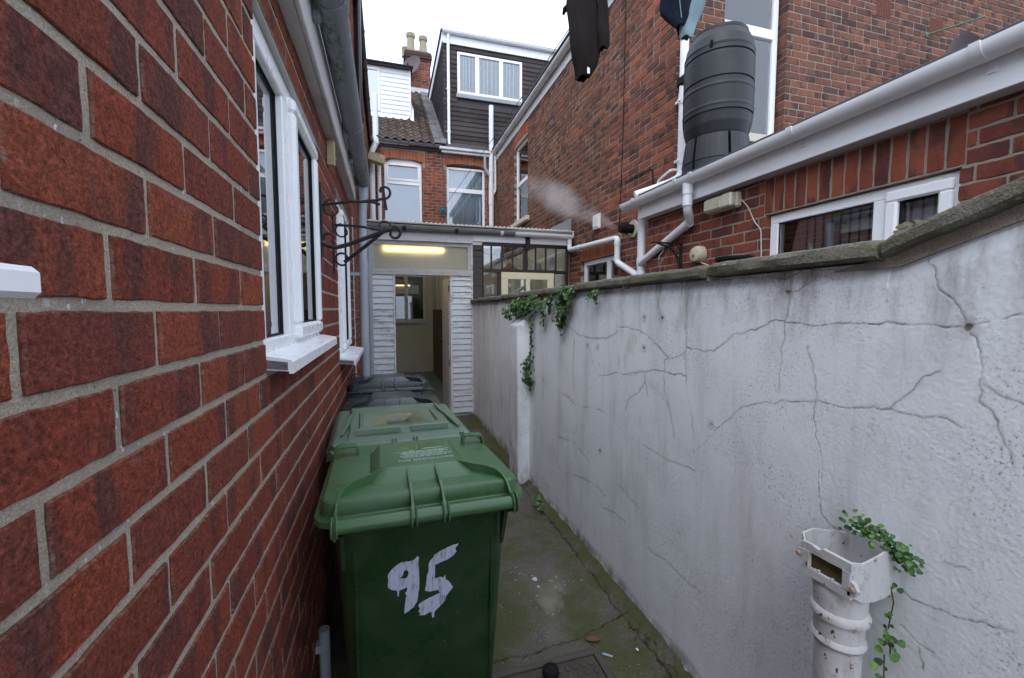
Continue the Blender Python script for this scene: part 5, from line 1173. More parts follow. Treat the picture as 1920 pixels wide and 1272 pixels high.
m = MB(); m.tube([(6.20, 3.69, 4.80), (6.56, 3.35, 4.86)], .010, 8); m.lathe([(0, 0), (.03, 0), (.03, .01), (0, .012)], (6.20, 3.68, 4.80), 10, 'y'); tag(m.build('line_hook', m_plain('green_rod', (.08,.15,.11), .5), None), 'thin green rod sticking out of the brick wall below an air brick', 'rod')

# washing line and clothes
def on_line(y): return Vector((1.37+(10.75-y)*.0428, y, 4.02+(10.75-y)*.0235-.05*math.sin((10.75-y)/12*math.pi)))
ln = thing('washing_line', 'thin green washing line running from the far house up over the alley', 'washing line', (1.37, 10.75, 4.02))
m = MB(); m.tube([on_line(10.75-.4*i) for i in range(31)], .0045, 5); m.build('cord', M['cord_green'], ln)
m = MB(); m.tube([(1.37, 10.76, 4.02), (1.36, 10.76, 5.36)], .006, 5); m.lathe([(0, -.03), (.05, -.02), (.06, 0), (.05, .02), (0, .03)], (1.37, 10.745, 4.02), 14, 'y')
for i in range(7): a = i*.9; m.tube([(1.37+.05*math.cos(a), 10.72, 4.02+.06*math.sin(a)), (1.37+.10*math.cos(a+.5), 10.71, 3.98+.10*math.sin(a+.5))], .010, 5)
m.tube([(1.37, 10.73, 3.96), (1.39, 10.74, 3.72), (1.43, 10.74, 3.60)], .007, 5); m.build('pulley', M['cord_blue'], ln)
for i, (x0, y0, z0, x1, y1, z1) in enumerate(((.62, 12.0, 6.62, .05, 10.7, 5.02), (.70, 12.0, 6.66, -.1, 10.7, 5.60))):
    p0, p1 = Vector((x0, y0, z0)), Vector((x1, y1, z1)); m = MB(); m.tube([p0.lerp(p1, t/8)-Vector((0, 0, .22*math.sin(t/8*math.pi))) for t in range(9)], .010, 5)
    tag(m.build('aerial_cable', M['rubber'], None), ('loose dark cable drooping from the white dormer to the window below', 'upper loose cable drooping from the white dormer to the left gutter')[i], 'cable')
def cloth_tube(name, mat, rings, parent, n=28, fold=.02, freq=5, ragged=0.0, th=.006, slim=.84):
    """soft hanging tube: rings of (centre, half width vector, half depth vector)"""
    vs = []; fs = []; ph = rng.random()*6
    for i, (c, a, b) in enumerate(rings):
        c, a, b = Vector(c), Vector(a), Vector(b)
        for j in range(n):
            t = 2*math.pi*j/n; w = 1+fold/.05*.10*math.sin(freq*t+ph+i*.35)+fold/.05*.06*math.sin(freq*2.3*t+i*.8)
            a2 = a*slim; p = c + a2*math.cos(t)*w + b*math.sin(t)*w
            cr = fbm(np.array([p.z*13+ph]), np.array([math.cos(t)*1.6+p.x*4+i*.05]), 3)[0]-.5; p += b.normalized()*cr*.075 + a.normalized()*(fbm(np.array([p.z*9+31+ph]), np.array([t*.9]), 3)[0]-.5)*.06
            if i == len(rings)-1: p.z += ragged*math.sin(3*t+1.0)+ragged*.4*math.sin(7*t)
            vs.append(p)
    for i in range(len(rings)-1):
        for j in range(n): fs.append((i*n+j, i*n+(j+1) % n, (i+1)*n+(j+1) % n, (i+1)*n+j))
    m = MB(); m.add(vs, fs, True); o = m.build(name, M[mat], parent, recalc=False, sharp=120)
    s = o.modifiers.new('thickness', 'SOLIDIFY'); s.thickness = th; ss = o.modifiers.new('soft', 'SUBSURF'); ss.levels = ss.render_levels = 1
    return o
g1 = thing('black_garment', 'black knitted garment drying on the washing line with its neck hanging down', 'clothing', tuple(on_line(3.45)))
L0 = on_line(3.45); ax = Vector((-.82, .57, 0)).normalized(); ay = Vector((.57, .82, 0)).normalized()
r = []
for i, (dz, w, d) in enumerate(((.33, .17, .03), (.20, .165, .035), (.05, .16, .045), (-.1, .155, .055), (-.25, .152, .06), (-.36, .150, .06), (-.43, .135, .055), (-.50, .10, .05), (-.545, .072, .045), (-.565, .066, .042))):
    r.append((L0+Vector((-.03, 0, -.06+dz))+ax*(.02*math.sin(i*.8)), ax*w, ay*d))
cloth_tube('body', 'cloth_black', r, g1, 32, .03, 6, .012)
r = [(L0+Vector((0, 0, dz))+ax*dx+ay*-.05, ax*w, ay*.03) for dx, dz, w in ((-.10, .28, .05), (-.125, .05, .052), (-.135, -.12, .052), (-.14, -.26, .056), (-.145, -.33, .06), (-.14, -.40, .05), (-.13, -.44, .04))]
cloth_tube('sleeve', 'cloth_black', r, g1, 18, .025, 4, .01)
r = [(L0+Vector((0, 0, dz))+ax*dx, Vector((0, 0, w)), ay*.03) for dx, dz, w in ((.05, .12, .05), (.12, .045, .045), (.17, .00, .036), (.205, -.035, .026), (.215, -.05, .02))]
cloth_tube('sleeve', 'cloth_black', r, g1, 18, .02, 4)
MB().box(*(L0.x-.028, L0.x-.006), *(L0.y-.060, L0.y-.055), L0.z-.615, L0.z-.535, .001).build('care_label', M['upvc'], g1)
jn = thing('blue_jeans', 'dark blue jeans hanging from the washing line with pale inside showing', 'clothing', tuple(on_line(2.2)))
J0 = on_line(2.2); jx = Vector((.97, -.25, 0)); jy = Vector((.25, .97, 0))
def J(dx, z, w, d): return (Vector((1.665, 2.2, z))+jx*dx, jx*w, jy*d)
cloth_tube('leg', 'denim', [J(.0, 4.18, .17, .03), J(.0, 3.9, .16, .05), J(-.01, 3.6, .14, .05), J(-.02, 3.40, .115, .05), J(-.03, 3.32, .10, .048), J(-.03, 3.27, .085, .045), J(-.015, 3.23, .065, .04), J(.0, 3.19, .046, .03), J(.008, 3.165, .036, .026)], jn, 24, .03, 4, .012)
cloth_tube('leg', 'denim_in', [J(.06, 4.16, .10, .03), J(.055, 3.7, .085, .035), J(.065, 3.40, .085, .035), J(.06, 3.28, .072, .032), J(.045, 3.20, .052, .028), J(.03, 3.14, .036, .02), J(.022, 3.11, .026, .014)], jn, 20, .02, 4, .008)
m = MB(); m.tube([Vector((1.60, 2.16, 3.9)), Vector((1.60, 2.155, 3.5)), Vector((1.61, 2.155, 3.32)), Vector((1.635, 2.16, 3.2))], .003, 5); m.build('seam', M['denim_in'], jn)

# ------------------------------------------------------------------ things on the left wall
def spiral(c, u, w, r, turns, start, ccw=1, n=18, shrink=.55):
    return [Vector(c)+(Vector(u)*math.cos(start+ccw*turns*2*math.pi*i/n)+Vector(w)*math.sin(start+ccw*turns*2*math.pi*i/n))*r*(1-shrink*i/n) for i in range(n+1)]
UXV, UZV = Vector((1, 0, 0)), Vector((0, 0, 1))
XB = XL+.010
b1 = thing('hanging_basket_bracket', 'black wrought iron basket bracket beside the near window, the one nearer the camera', 'bracket', (XL, 2.225, 1.95), 'basket brackets on the left wall')
m = MB(); m.box(XL, XB, 2.212, 2.238, 1.80, 2.15, .002); m.build('back_plate', M['black_iron'], b1)
m = MB(); m.tube([(XB, 2.225, 2.045), (-.15, 2.225, 2.07), (-.06, 2.225, 2.075), (-.02, 2.225, 2.065)], .0065, 8); m.tube(spiral((XB+.045, 2.225, 2.03), UXV, UZV, .045, .85, R(95), 1), .005, 6); m.build('top_arm', M['black_iron'], b1)
m = MB(); m.tube([(-.10, 2.225, 2.075), (-.035, 2.225, 2.085), (.0, 2.225, 2.095)] + spiral((.0, 2.225, 2.128), UXV, UZV, .035, .80, R(-90), 1), .006, 8); m.tube([(-.005, 2.225, 2.15), (.01, 2.225, 2.04)], .006, 6); m.build('hook', M['black_iron'], b1)
m = MB(); m.tube(spiral((XB+.03, 2.225, 1.89), UXV, UZV, .03, .75, R(200), -1) , .006, 6); m.tube(bend([(XB, 2.225, 1.865), (XB+.05, 2.225, 1.845), (-.17, 2.225, 1.865), (.04, 2.225, 1.955)], .05), .010, 8); m.tube(spiral((.045, 2.225, 1.93), UXV, UZV, .035, .9, R(100), -1), .007, 8); m.build('brace', M['black_iron'], b1)
b2 = thing('hanging_basket_bracket', 'black wrought iron basket bracket with a steep straight brace beside the second window', 'bracket', (XL, 2.72, 1.95), 'basket brackets on the left wall')
m = MB(); m.box(XL, XB, 2.707, 2.733, 1.76, 2.12, .002); m.build('back_plate', M['black_iron'], b2)
m = MB(); m.tube([(XB, 2.72, 2.045), (-.15, 2.72, 2.045), (-.02, 2.72, 2.03)], .0075, 8); m.tube(spiral((XB+.045, 2.72, 2.01), UXV, UZV, .045, .9, R(95), 1), .005, 6); m.tube(spiral((.0, 2.72, 2.05), UXV, UZV, .035, .6, R(-30), 1, 14, .1), .005, 6); m.build('top_arm', M['black_iron'], b2)
m = MB(); m.tube([(XB+.05, 2.72, 1.83), (-.10, 2.72, 1.94), (-.01, 2.72, 2.02)], .011, 8); m.tube(spiral((XB+.038, 2.72, 1.85), UXV, UZV, .038, .95, R(-60), -1, 18, .2), .006, 6); m.build('brace', M['black_iron'], b2)
m = MB(); m.box(XL+.0, XL+.04, 2.55, 2.585, 2.335, 2.465, .003); m.box(XL+.008, XL+.048, 2.547, 2.55, 2.36, 2.38)
tag(m.build('timber_block', M['timber_raw'], None), 'short pale timber block on the brick wall just below the left soffit', 'timber')
m = MB(); m.box(-.325, .03, 10.28, 10.52, 4.92, 5.10, .006); tilt = Matrix.Translation((-.325, 10.4, 5.0)) @ Matrix.Rotation(R(14), 4, 'Y') @ Matrix.Translation((.325, -10.4, -5.0)); m.v = [tuple(tilt @ Vector(v)) for v in m.v]
tag(m.build('timber_beam', M['timber_raw'], None), 'pale cut timber beam end sticking out under the black gutter at the far corner', 'timber')
def tuft(name, base, n, h, spread, mat, label, cat):
    m = MB()
    for _ in range(n):
        a = rng.random()*6.28; l = h*rng.uniform(.5, 1); p0 = Vector(base)+Vector((rng.uniform(-.015, .015), rng.uniform(-.05, .05), 0)); d = Vector((math.cos(a)*spread, math.sin(a)*spread, 0))*rng.random()
        p1 = p0+d*.4+Vector((0, 0, l*.6)); p2 = p0+d+Vector((0, 0, l*rng.uniform(.5, .95))); w = Vector((-math.sin(a), math.cos(a), 0))*.004
        m.add([p0-w, p0+w, p1+w*.8, p1-w*.8, p2], [(0, 1, 2, 3), (3, 2, 4)])
    return tag(m.build(name, mat, None, recalc=False), label, cat)
tuft('gutter_weed', (-.150, 3.86, 2.63), 70, .17, .09, m_plain('grass_blade', (.12,.17,.05), .6, .3, 40), 'tuft of bright grass growing out of the end of the left gutter', 'plant')

# ------------------------------------------------------------------ wheelie bins (hinge and handle side towards the camera)
def rrect(hx, y0, y1, r, n=6):
    out = []
    for cx, cy, a0 in ((hx-r, y1-r, 0), (-hx+r, y1-r, 90), (-hx+r, y0+r, 180), (hx-r, y0+r, 270)):
        for i in range(n+1):
            t = R(a0+90*i/n); out.append((cx+r*math.cos(t), cy+r*math.sin(t)))
    return out
def loft(m, loops, cap0=False, cap1=False, smooth=True):
    k = len(loops[0]); vs = [p for l in loops for p in l]; fs = []
    for i in range(len(loops)-1):
        for j in range(k): fs.append((i*k+j, i*k+(j+1) % k, (i+1)*k+(j+1) % k, (i+1)*k+j))
    m.add(vs, fs, smooth)
    b = len(m.v)-len(vs)
    if cap0: m.f.append(tuple(b+j for j in range(k))[::-1]); m.sm.append(smooth)
    if cap1: m.f.append(tuple(b+(len(loops)-1)*k+j for j in range(k))); m.sm.append(smooth)
def ribbon(m, pts, th, smooth=True):
    """thin upright fin along pts (x, y, zlow, zhigh)"""
    vs = []; n = len(pts)
    for i, (x, y, a, b) in enumerate(pts):
        p, q = pts[max(0, i-1)], pts[min(n-1, i+1)]; d = Vector((q[0]-p[0], q[1]-p[1], 0)); d = d.normalized() if d.length > 1e-6 else Vector((0, 1, 0)); w = Vector((-d.y, d.x, 0))*th/2
        vs += [(x+w.x, y+w.y, a), (x+w.x, y+w.y, b), (x-w.x, y-w.y, b), (x-w.x, y-w.y, a)]
    fs = [(0, 1, 2, 3), tuple(4*(n-1)+j for j in (3, 2, 1, 0))]
    for i in range(n-1):
        for j in range(4): fs.append((4*i+j, 4*i+(j+1) % 4, 4*i+4+(j+1) % 4, 4*i+4+j))
    m.add(vs, fs, False)
BD = .665
def lid_z(y): return 1.012 - .028*max(0, (y-.12)/.55)
def make_bin(x, yh, label, group, body_mat, lid_mat, dented=False, turn=0.0):
    t = thing('wheelie_bin', label, 'bin', (0, 0, 0), group)
    # body
    m = MB(); loops = []
    for z, hx, y0, y1, r in ((.035, .215, .135, .520, .05), (.05, .222, .130, .53, .055), (.50, .244, .085, .585, .065), (.88, .262, .052, .622, .07), (.905, .264, .050, .625, .07), (.912, .274, .038, .636, .06), (.965, .280, .032, .642, .06)):
        loops.append([(px, py, z) for px, py in rrect(hx, y0, y1, r)])
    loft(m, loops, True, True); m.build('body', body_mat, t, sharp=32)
    for sx in (-1, 1):                                   # gusset under each handle end and raised stiffeners
        m = MB(); m.prism([(-.03, .945), (.045, .965), (.058, .80), (.030, .86), (.0, .935)], 'x', sx*.236-.006, sx*.236+.006); m.build('gusset', body_mat, t)
        m = MB(); m.prism([(.090, .30), (.062, .85), (.0555, .85), (.084, .30)], 'x', sx*.205-.004, sx*.205+.004); m.build('stiffener', body_mat, t)
    # handle bar with its lugs
    m = MB(); m.tube([(-.252, -.022, .970), (.252, -.022, .970)], .019, 20); hb = m.build('handle_bar', lid_mat, t)
    m = MB()
    for lx in (-.258, -.246, -.052, -.038, .038, .052, .246, .258): m.lathe([(0, -.003), (.028, -.003), (.030, 0), (.028, .003), (0, .003)], (lx, -.022, .970), 20, 'x')
    m.build('lug', lid_mat, hb)
    for sx in (-1, 1):
        w = MB(); w.lathe([(.03, -.025), (.09, -.028), (.10, -.018), (.10, .018), (.09, .028), (.03, .025)], (sx*.235, .11, .10), 24, 'x'); wh = w.build('wheel', M['rubber'], t)
    m = MB(); m.tube([(-.25, .11, .10), (.25, .11, .10)], .012, 10); m.build('axle', M['galv'], t)
    # lid
    m = MB(); hx = .314
    if not dented:
        loops = []
        for inset, dz in ((.016, -.068), (.0, -.068), (-.002, -.058), (.0, -.050), (.003, -.0475), (.015, -.046), (.018, -.042), (.019, -.012), (.022, -.005), (.028, .0), (.04, .0012)):
            loops.append([(px, py, lid_z(py)+dz) for px, py in rrect(hx-inset, .026+inset, BD-inset, max(.02, .065-inset))])
        loft(m, loops, False, False)
        k = len(loops[0]); b = len(m.v)-k; m.v.append((0, .33, lid_z(.33)+.003)); c = len(m.v)-1
        for j in range(k): m.f.append((b+j, b+(j+1) % k, c)); m.sm.append(True)
        lid = m.build('lid', lid_mat, t, sharp=26)
        # raised panel
        m = MB(); lo = []
        for e, y0, dz in ((.165, .125, -.004), (.160, .132, .003), (.132, .188, .028), (.126, .196, .0305)):
            lo.append([(px, py, lid_z(py)+dz) for px, py in rrect(e, y0, .505+(.165-e)*.3, .03)])
        loft(m, lo, False, True); m.build('lid_panel', lid_mat, lid, sharp=24)
        for rx in (-.045, .045):
            m = MB()
            top = [(.205, .0315), (.17, .026), (.12, .020), (.07, .016), (.03, .004), (.004, -.016), (-.024, -.020), (-.041, -.038)]
            bot = [(-.036, -.050), (.012, -.052), (.035, -.030), (.07, -.006), (.205, .02)]
            m.prism([(y, lid_z(y)+z) for y, z in top+bot], 'x', rx-.0035, rx+.0035); m.build('lid_rib', lid_mat, lid)
        for sx in (-1, 1):
            m = MB(); ribbon(m, [(sx*.128, .198, lid_z(.19)-.004, lid_z(.19)+.029), (sx*.165, .160, lid_z(.16)-.004, lid_z(.16)+.027), (sx*.205, .122, 1.006, 1.038), (sx*.230, .092, 1.004, 1.034), (sx*.243, .06, .99, 1.026), (sx*.249, .03, .972, 1.010), (sx*.252, .002, .952, .985), (sx*.252, -.034, .938, .962)], .006); m.build('lid_rib', lid_mat, lid)
        for sx in (-1, 1):
            z = lid_z(.50); prof = []
            for (px, pz) in ((.200, -.004), (.203, .030), (.213, .041), (.278, .039), (.290, .028), (.294, -.02)): prof.append((sx*px, z+pz))
            inner = [(sx*px, z+pz) for (px, pz) in ((.287, -.02), (.283, .023), (.275, .0325), (.216, .0345), (.210, .027), (.207, -.004))]
            m = MB(); m.prism(prof+inner, 'y', .485, .525); m.build('lid_handle', lid_mat, lid)
    else:
        n = 132; rings = 44; out = []; per = rrect(hx, .0, BD, .06, n//4-1); k = len(per); cx, cy = 0, .36; P = []; B = []
        for i in range(rings+1):
            s = i/rings
            for (px, py) in per:
                x0, y0 = cx+(px-cx)*s, cy+(py-cy)*s
                e = min(hx-abs(x0), y0, BD-y0); z = .998 + .012*(1-abs(y0-.33)/.33)
                d = math.hypot(x0*1.0, (y0-.335)*1.15)
                z -= .062*math.exp(-(d/.12)**1.2) + .014*math.exp(-(d/.24)**2)
                th = math.atan2(y0-.335, x0)
                for a0, amp, wd in ((.18, .020, .12), (math.pi-.05, .022, .10), (1.35, .006, .35), (2.1, .005, .2), (.8, .006, .2), (-2.6, .010, .12), (-.5, .010, .12)):
                    da = (th-a0+math.pi) % (2*math.pi)-math.pi; z += amp*math.exp(-(da/wd)**2)*math.exp(-((d-.12)/.11)**2)
                if .07 < y0 < .19 and (-.19 < x0 < -.01 or .035 < x0 < .205): z += .016
                if abs(x0) > .235: z -= .012
                if e < .03: z -= .030*(1-e/.03)**2
                P.append((x0, y0, z)); B.append(max(0, 1-math.hypot(x0*.85, (y0-.335)*.55)/.16)*1.25 + .75*math.exp(-(((x0-.05)/.09)**2+((y0-.15)/.045)**2)))
        fs = []
        for i in range(rings):
            for j in range(k): fs.append((i*k+j, i*k+(j+1) % k, (i+1)*k+(j+1) % k, (i+1)*k+j))
        nb = len(P); lastr = P[-k:]
        for dz, o in ((-.02, 1.0), (-.022, 1.03), (-.06, 1.035), (-.06, .99)):
            P += [(cx+(x-cx)*o, cy+(y-cy)*o, z+dz) for x, y, z in lastr]; B += [0]*k
        for i in range(4):
            a, b = (rings*k if i == 0 else nb+(i-1)*k), nb+i*k
            for j in range(k): fs.append((a+j, a+(j+1) % k, b+(j+1) % k, b+j))
        m.add(P, fs, True); lid = m.build('lid', lid_mat, t, recalc=False, sharp=34)
        at = lid.data.attributes.new('burn', 'FLOAT', 'POINT'); at.data.foreach_set('value', np.array(B, dtype=np.float32))
        for (a, b) in ((-.20, -.012), (.035, .205)): MB().prism([(.062, 1.000), (.066, 1.022), (.075, 1.026), (.085, 1.022), (.09, 1.0)], 'x', a, b).build('lid_grip', lid_mat, lid)
        for sx in (-1, 1):
            m = MB(); ribbon(m, [(sx*.225, .60, .98, 1.006), (sx*.222, .45, .985, 1.012), (sx*.238, .30, .985, 1.010), (sx*.24, .24, .985, 1.012), (sx*.262, .10, .975, 1.0)], .012); m.build('lid_rib', lid_mat, lid)
    t.location = (x, yh, 0); t.rotation_euler = (0, 0, turn); return t
def burnt_mat():
    t = NT('weathered_green_lid'); p = t.objco(); a = t.noise(p, 5, 5); b = t.noise(p, 30, 5, .7)
    c = t.mix(a, (.075,.130,.078), (.135,.195,.130)); c = t.mix(t.math('MULTIPLY', t.step(t.noise(p, 9, 6, .7), .5, .72), .45), c, (.17,.19,.15))
    f = t.math('ADD', t.attr('burn'), t.math('MULTIPLY', t.math('SUBTRACT', b, .5), .5))
    c = t.mix(t.math('MULTIPLY', t.step(f, .12, .5), .6), c, (.10,.095,.035))
    yl = t.math('MULTIPLY', t.step(f, .28, .5), t.step(t.noise(t.map(p, (20, 45, 10)), 1.0, 4, .6, 1.2), .53, .60))
    c = t.mix(t.math('MULTIPLY', yl, .8), c, (.40,.24,.03)); c = t.mix(t.step(f, .70, .95), c, (.035,.022,.012))
    return t.done(c, .38, t.bump(b, .15, .002), .45)
GX = .107
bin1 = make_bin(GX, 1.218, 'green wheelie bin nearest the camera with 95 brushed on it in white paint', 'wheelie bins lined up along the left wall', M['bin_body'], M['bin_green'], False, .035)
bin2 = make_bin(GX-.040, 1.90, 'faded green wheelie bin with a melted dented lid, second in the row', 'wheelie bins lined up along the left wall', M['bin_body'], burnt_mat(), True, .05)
bin3 = make_bin(GX-.080, 2.58, 'black wheelie bin standing directly behind the dented green bin', 'wheelie bins lined up along the left wall', M['bin_black'], M['bin_black'])
bin4 = make_bin(GX-.095, 3.26, 'black wheelie bin furthest from the camera, last in the row before the doorway', 'wheelie bins lined up along the left wall', M['bin_black'], M['bin_black'], False, .02)
bin3.scale.z = .955; bin4.scale.z = .985
# the brushed number, laid on the sloping bin front
def brush(parent, name, outer, holes=()):
    loops = []
    for lp in (outer, *holes):
        q = []
        for (a, b), (c, d) in zip(lp, lp[1:]+lp[:1]):
            for i in range(4):
                t = i/4; q.append((a+(c-a)*t+rng.uniform(-.0006, .0006), b+(d-b)*t+rng.uniform(-.0006, .0006)))
        loops.append(q)
    off = Vector((GX, 1.218, 0)); flat = [p for l in loops for p in l]
    tri = tessellate_polygon([[Vector((u, v, 0)) for u, v in l] for l in loops])
    def P(u, v, d): return (u-off.x, .0500+(.905-v)*.0920-d-.0012, v)
    n = len(flat); vs = [P(u, v, .0012) for u, v in flat]+[P(u, v, 0) for u, v in flat]; fs = [tuple(t) for t in tri]+[tuple(i+n for i in t)[::-1] for t in tri]; s = 0
    for l in loops:
        for i in range(len(l)): j = (i+1) % len(l); fs.append((s+i, s+j, s+j+n, s+i+n))
        s += len(l)
    me = bpy.data.meshes.new(name); me.from_pydata(vs, [], fs); me.materials.append(M['paint_white'])
    bm = bmesh.new(); bm.from_mesh(me); bmesh.ops.recalc_face_normals(bm, faces=bm.faces); bm.to_mesh(me); bm.free()
    o = bpy.data.objects.new(name, me); COL.objects.link(o); o.parent = parent; return o
brush(bin1, 'painted_digit', NINE, (NINE_HOLE,))['label'] = 'white brushed 9'
brush(bin1, 'painted_digit', FIVE)['label'] = 'white brushed 5'
# moulded print on the raised lid panel; it reads from the far side
def lettering(body, size, x, y, parent, mat, rot=math.pi):
    cu = bpy.data.curves.new('lettering', 'FONT'); cu.body = body; cu.size = size; cu.extrude = .0004; cu.align_x = 'CENTER'
    to = bpy.data.objects.new('lettering', cu); COL.objects.link(to); dg = bpy.context.evaluated_depsgraph_get()
    me = bpy.data.meshes.new_from_object(to.evaluated_get(dg)); bpy.data.objects.remove(to); me.materials.append(mat)
    o = bpy.data.objects.new('lettering', me); COL.objects.link(o); o.parent = parent
    o.rotation_euler = (-math.atan(.051)*(-1 if rot else 1), 0, rot); o.location = (x, y, lid_z(y)+.0314); return o
lp1 = [c for c in bin1.children_recursive if c.name.startswith('lid_panel')][0]
lettering('RECYCLING BIN', .026, .025, .262, lp1, M['print']); lettering('K', .030, -.018, .385, lp1, M['print'])
m = MB()
for i, (y, w) in enumerate(((.292, .15), (.308, .17), (.324, .14), (.340, .16), (.352, .15))):
    x = .025-w/2
    while x < .025+w/2:
        l = rng.uniform(.008, .024); m.box(x, x+l, y-.0022, y+.0022, lid_z(y)+.0305, lid_z(y)+.0314); x += l+.004
m.box(-.08, .12, .3625, .3645, lid_z(.36)+.0305, lid_z(.36)+.0314); m.box(.03, .10, .387, .3925, lid_z(.39)+.0305, lid_z(.39)+.0314)
o = m.build('small_print', M['print'], None); o.parent = lp1; tag(o, kind='stuff')

# ------------------------------------------------------------------ old drain pipe with a broken hopper head by the wall
def pipe_paint():
    t = NT('chipped_white_iron'); p = t.pos(); a = t.noise(p, 7, 5)
    c = t.mix(a, (.46,.465,.47), (.64,.645,.66)); d = t.noise(p, 26, 5, .7)
    c = t.mix(t.math('MULTIPLY', t.step(d, .52, .7), .45), c, (.27,.235,.20))
    c = t.mix(t.math('MULTIPLY', t.step(d, .66, .70), .8), c, (.22,.13,.075))
    f = t.noise(t.map(p, (60, 60, 38)), 1.0, 3, .6); c = t.mix(t.step(f, .66, .68), c, (.09,.06,.045))
    g = t.noise(t.map(p, (14, 14, 3)), 1.0, 5, .7); c = t.mix(t.math('MULTIPLY', t.step(g, .5, .68), .5), c, (.30,.27,.23))
    return t.done(c, .55, t.bump(t.noise(p, 60, 5), .3, .004), .4)
M['iron_white'] = pipe_paint()
hop = thing('drain_pipe', 'white painted iron drain pipe with a broken square hopper head before the white wall', 'drain pipe', (1.055, .748, 0))
m = MB(); r = .049
m.lathe([(r+.002, 0), (r, .3), (r, .742), (r+.006, .746), (r+.009, .753), (r+.007, .761), (r+.003, .766), (r+.004, .800), (r+.005, .808), (r+.012, .813), (r+.014, .822), (r+.011, .831), (r+.006, .836), (r+.007, .864), (r+.009, .880), (r+.005, .905), (r-.006, .905), (r-.008, .6)], (1.055, .748, 0), 36)
m.build('pipe', M['iron_white'], hop)
# cup behind the frame plate, torn along its rim
m = MB(); n = 10; A = [(1.004, .803), (1.02, .822), (1.06, .826), (1.12, .826), (1.176, .822)]; Bq = [(1.004, .690), (1.03, .682), (1.075, .684), (1.12, .690), (1.176, .700)]
def sheet(pts, z0s, z1s, th):
    vs = []
    for (x, y), a, b in zip(pts, z0s, z1s): vs += [(x, y, a), (x, y, b), (x, y+th, b), (x, y+th, a)]
    k = len(pts); fs = [(0, 1, 2, 3), tuple(4*(k-1)+j for j in (3, 2, 1, 0))]
    for i in range(k-1):
        for j in range(4): fs.append((4*i+j, 4*i+(j+1) % 4, 4*i+4+(j+1) % 4, 4*i+4+j))
    m.add(vs, fs)
sheet(A, (.905, .898, .890, .885, .885), (.980, .989, .992, .978, .965), .005)
sheet(Bq, (.905, .890, .882, .880, .880), (.986, .984, .991, .996, .985), .005)
m.add([(1.004, .69, .906), (1.004, .806, .906), (1.17, .822, .884), (1.17, .700, .884), (1.004, .69, .898), (1.004, .806, .898), (1.17, .822, .876), (1.17, .700, .876)], [(0, 1, 2, 3), (4, 7, 6, 5), (0, 4, 5, 1), (2, 6, 7, 3), (1, 5, 6, 2), (0, 3, 7, 4)])
m.box(1.172, 1.182, .70, .824, .884, .985)
m.build('hopper', M['iron_white'], hop)
m = MB(); x0, x1 = .993, 1.003
m.prism([(.684, .902), (.806, .902), (.806, .920), (.684, .923)], 'x', x0, x1); m.prism([(.684, .966), (.806, .962), (.806, .982), (.782, .984), (.76, .980), (.752, .988), (.684, .989)], 'x', x0, x1)
m.box(x0-.001, x1, .684, .704, .921, .968, .002); m.box(x0-.001, x1, .784, .806, .919, .965, .002)
m.prism([(.674, .915), (.690, .912), (.690, .950), (.676, .945), (.668, .932)], 'x', x0, x1); m.prism([(.804, .930), (.818, .937), (.820, .955), (.804, .962)], 'x', x0, x1)
for i in range(9): y = .708+i*.0085; m.box(x0+.001, x1-.002, y, y+.006, .918, .923+rng.random()*.006, .001)
hp = m.build('frame_plate', M['iron_white'], hop)
M['rust'] = m_plain('rusty_screw', (.34,.24,.18), .7, .4, 200)
for y, z in ((.679, .931), (.813, .946)):
    m = MB(); m.lathe([(0, -.006), (.005, -.005), (.0065, 0), (.0065, .004)], (x0, y, z), 10, 'x'); m.build('screw', M['rust'], hp)
MB().box(1.0055, 1.0075, .702, .788, .918, .970).build('backing', m_plain('slimy_brown', (.085,.062,.022), .35, .6, 45, .5, (.13,.06,.03), .7, (60, 60, 60)), hop)
hop.location = hop.location + Vector((.020, .0, -.022))
# ------------------------------------------------------------------ drain cover and litter
dc = thing('drain_cover', 'square metal inspection cover with raised studs set in the path at the bottom edge', 'drain cover', (.64, 1.4, 0))
mt = m_plain('mossy_iron', (.085,.070,.062), .7, .3, 12, .4, (.10,.095,.045), .7, (9, 9, 9), .4, 80)
m = MB(); bx = (.395, .890, 1.10, 1.668); w = .026
m.box(bx[0], bx[1], bx[3]-w, bx[3], -.02, .010, .002); m.box(bx[0], bx[1], bx[2], bx[2]+w, -.02, .010, .002); m.box(bx[0], bx[0]+w, bx[2]+w, bx[3]-w, -.02, .0095, .002); m.box(bx[1]-w, bx[1], bx[2]+w, bx[3]-w, -.02, .0095, .002)
m.build('frame', mt, dc); m = MB(); m.box(bx[0]+w+.003, bx[1]-w-.003, bx[2]+w+.003, bx[3]-w-.003, -.02, .002); pl = m.build('plate', m_plain('mossy_plate', (.075,.062,.048), .8, .3, 14, .3, (.09,.09,.035), .8, (6, 6, 6), .4, 80), dc)
m = MB()
for i in range(11):
    for j in range(12):
        x, y = bx[0]+.05+i*.039, bx[2]+.05+j*.041; a, b = (.011, .0065) if (i+j) % 2 else (.0065, .011); m.box(x-a, x+a, y-b, y+b, .001, .008, .0025)
tag(m.build('stud', mt, pl), kind='stuff')
bb = MB(); bb.lathe([(0, .0), (.030, .004), (.036, .022), (.032, .040), (.018, .052), (0, .055)], (.636, 1.585, .002), 22); base = list(bb.v)
for i in range(160):
    a, e = rng.random()*6.28, rng.random()*1.5; d = Vector((math.cos(a)*math.cos(e), math.sin(a)*math.cos(e), math.sin(e))); c = Vector((.636, 1.585, .022))+Vector((d.x*.035, d.y*.035, d.z*.031)); u = Vector((-math.sin(a), math.cos(a), 0))*.0008
    bb.add([c-u, c+u, c+d*.011+Vector((rng.uniform(-.003, .003),)*3)], [(0, 1, 2)])
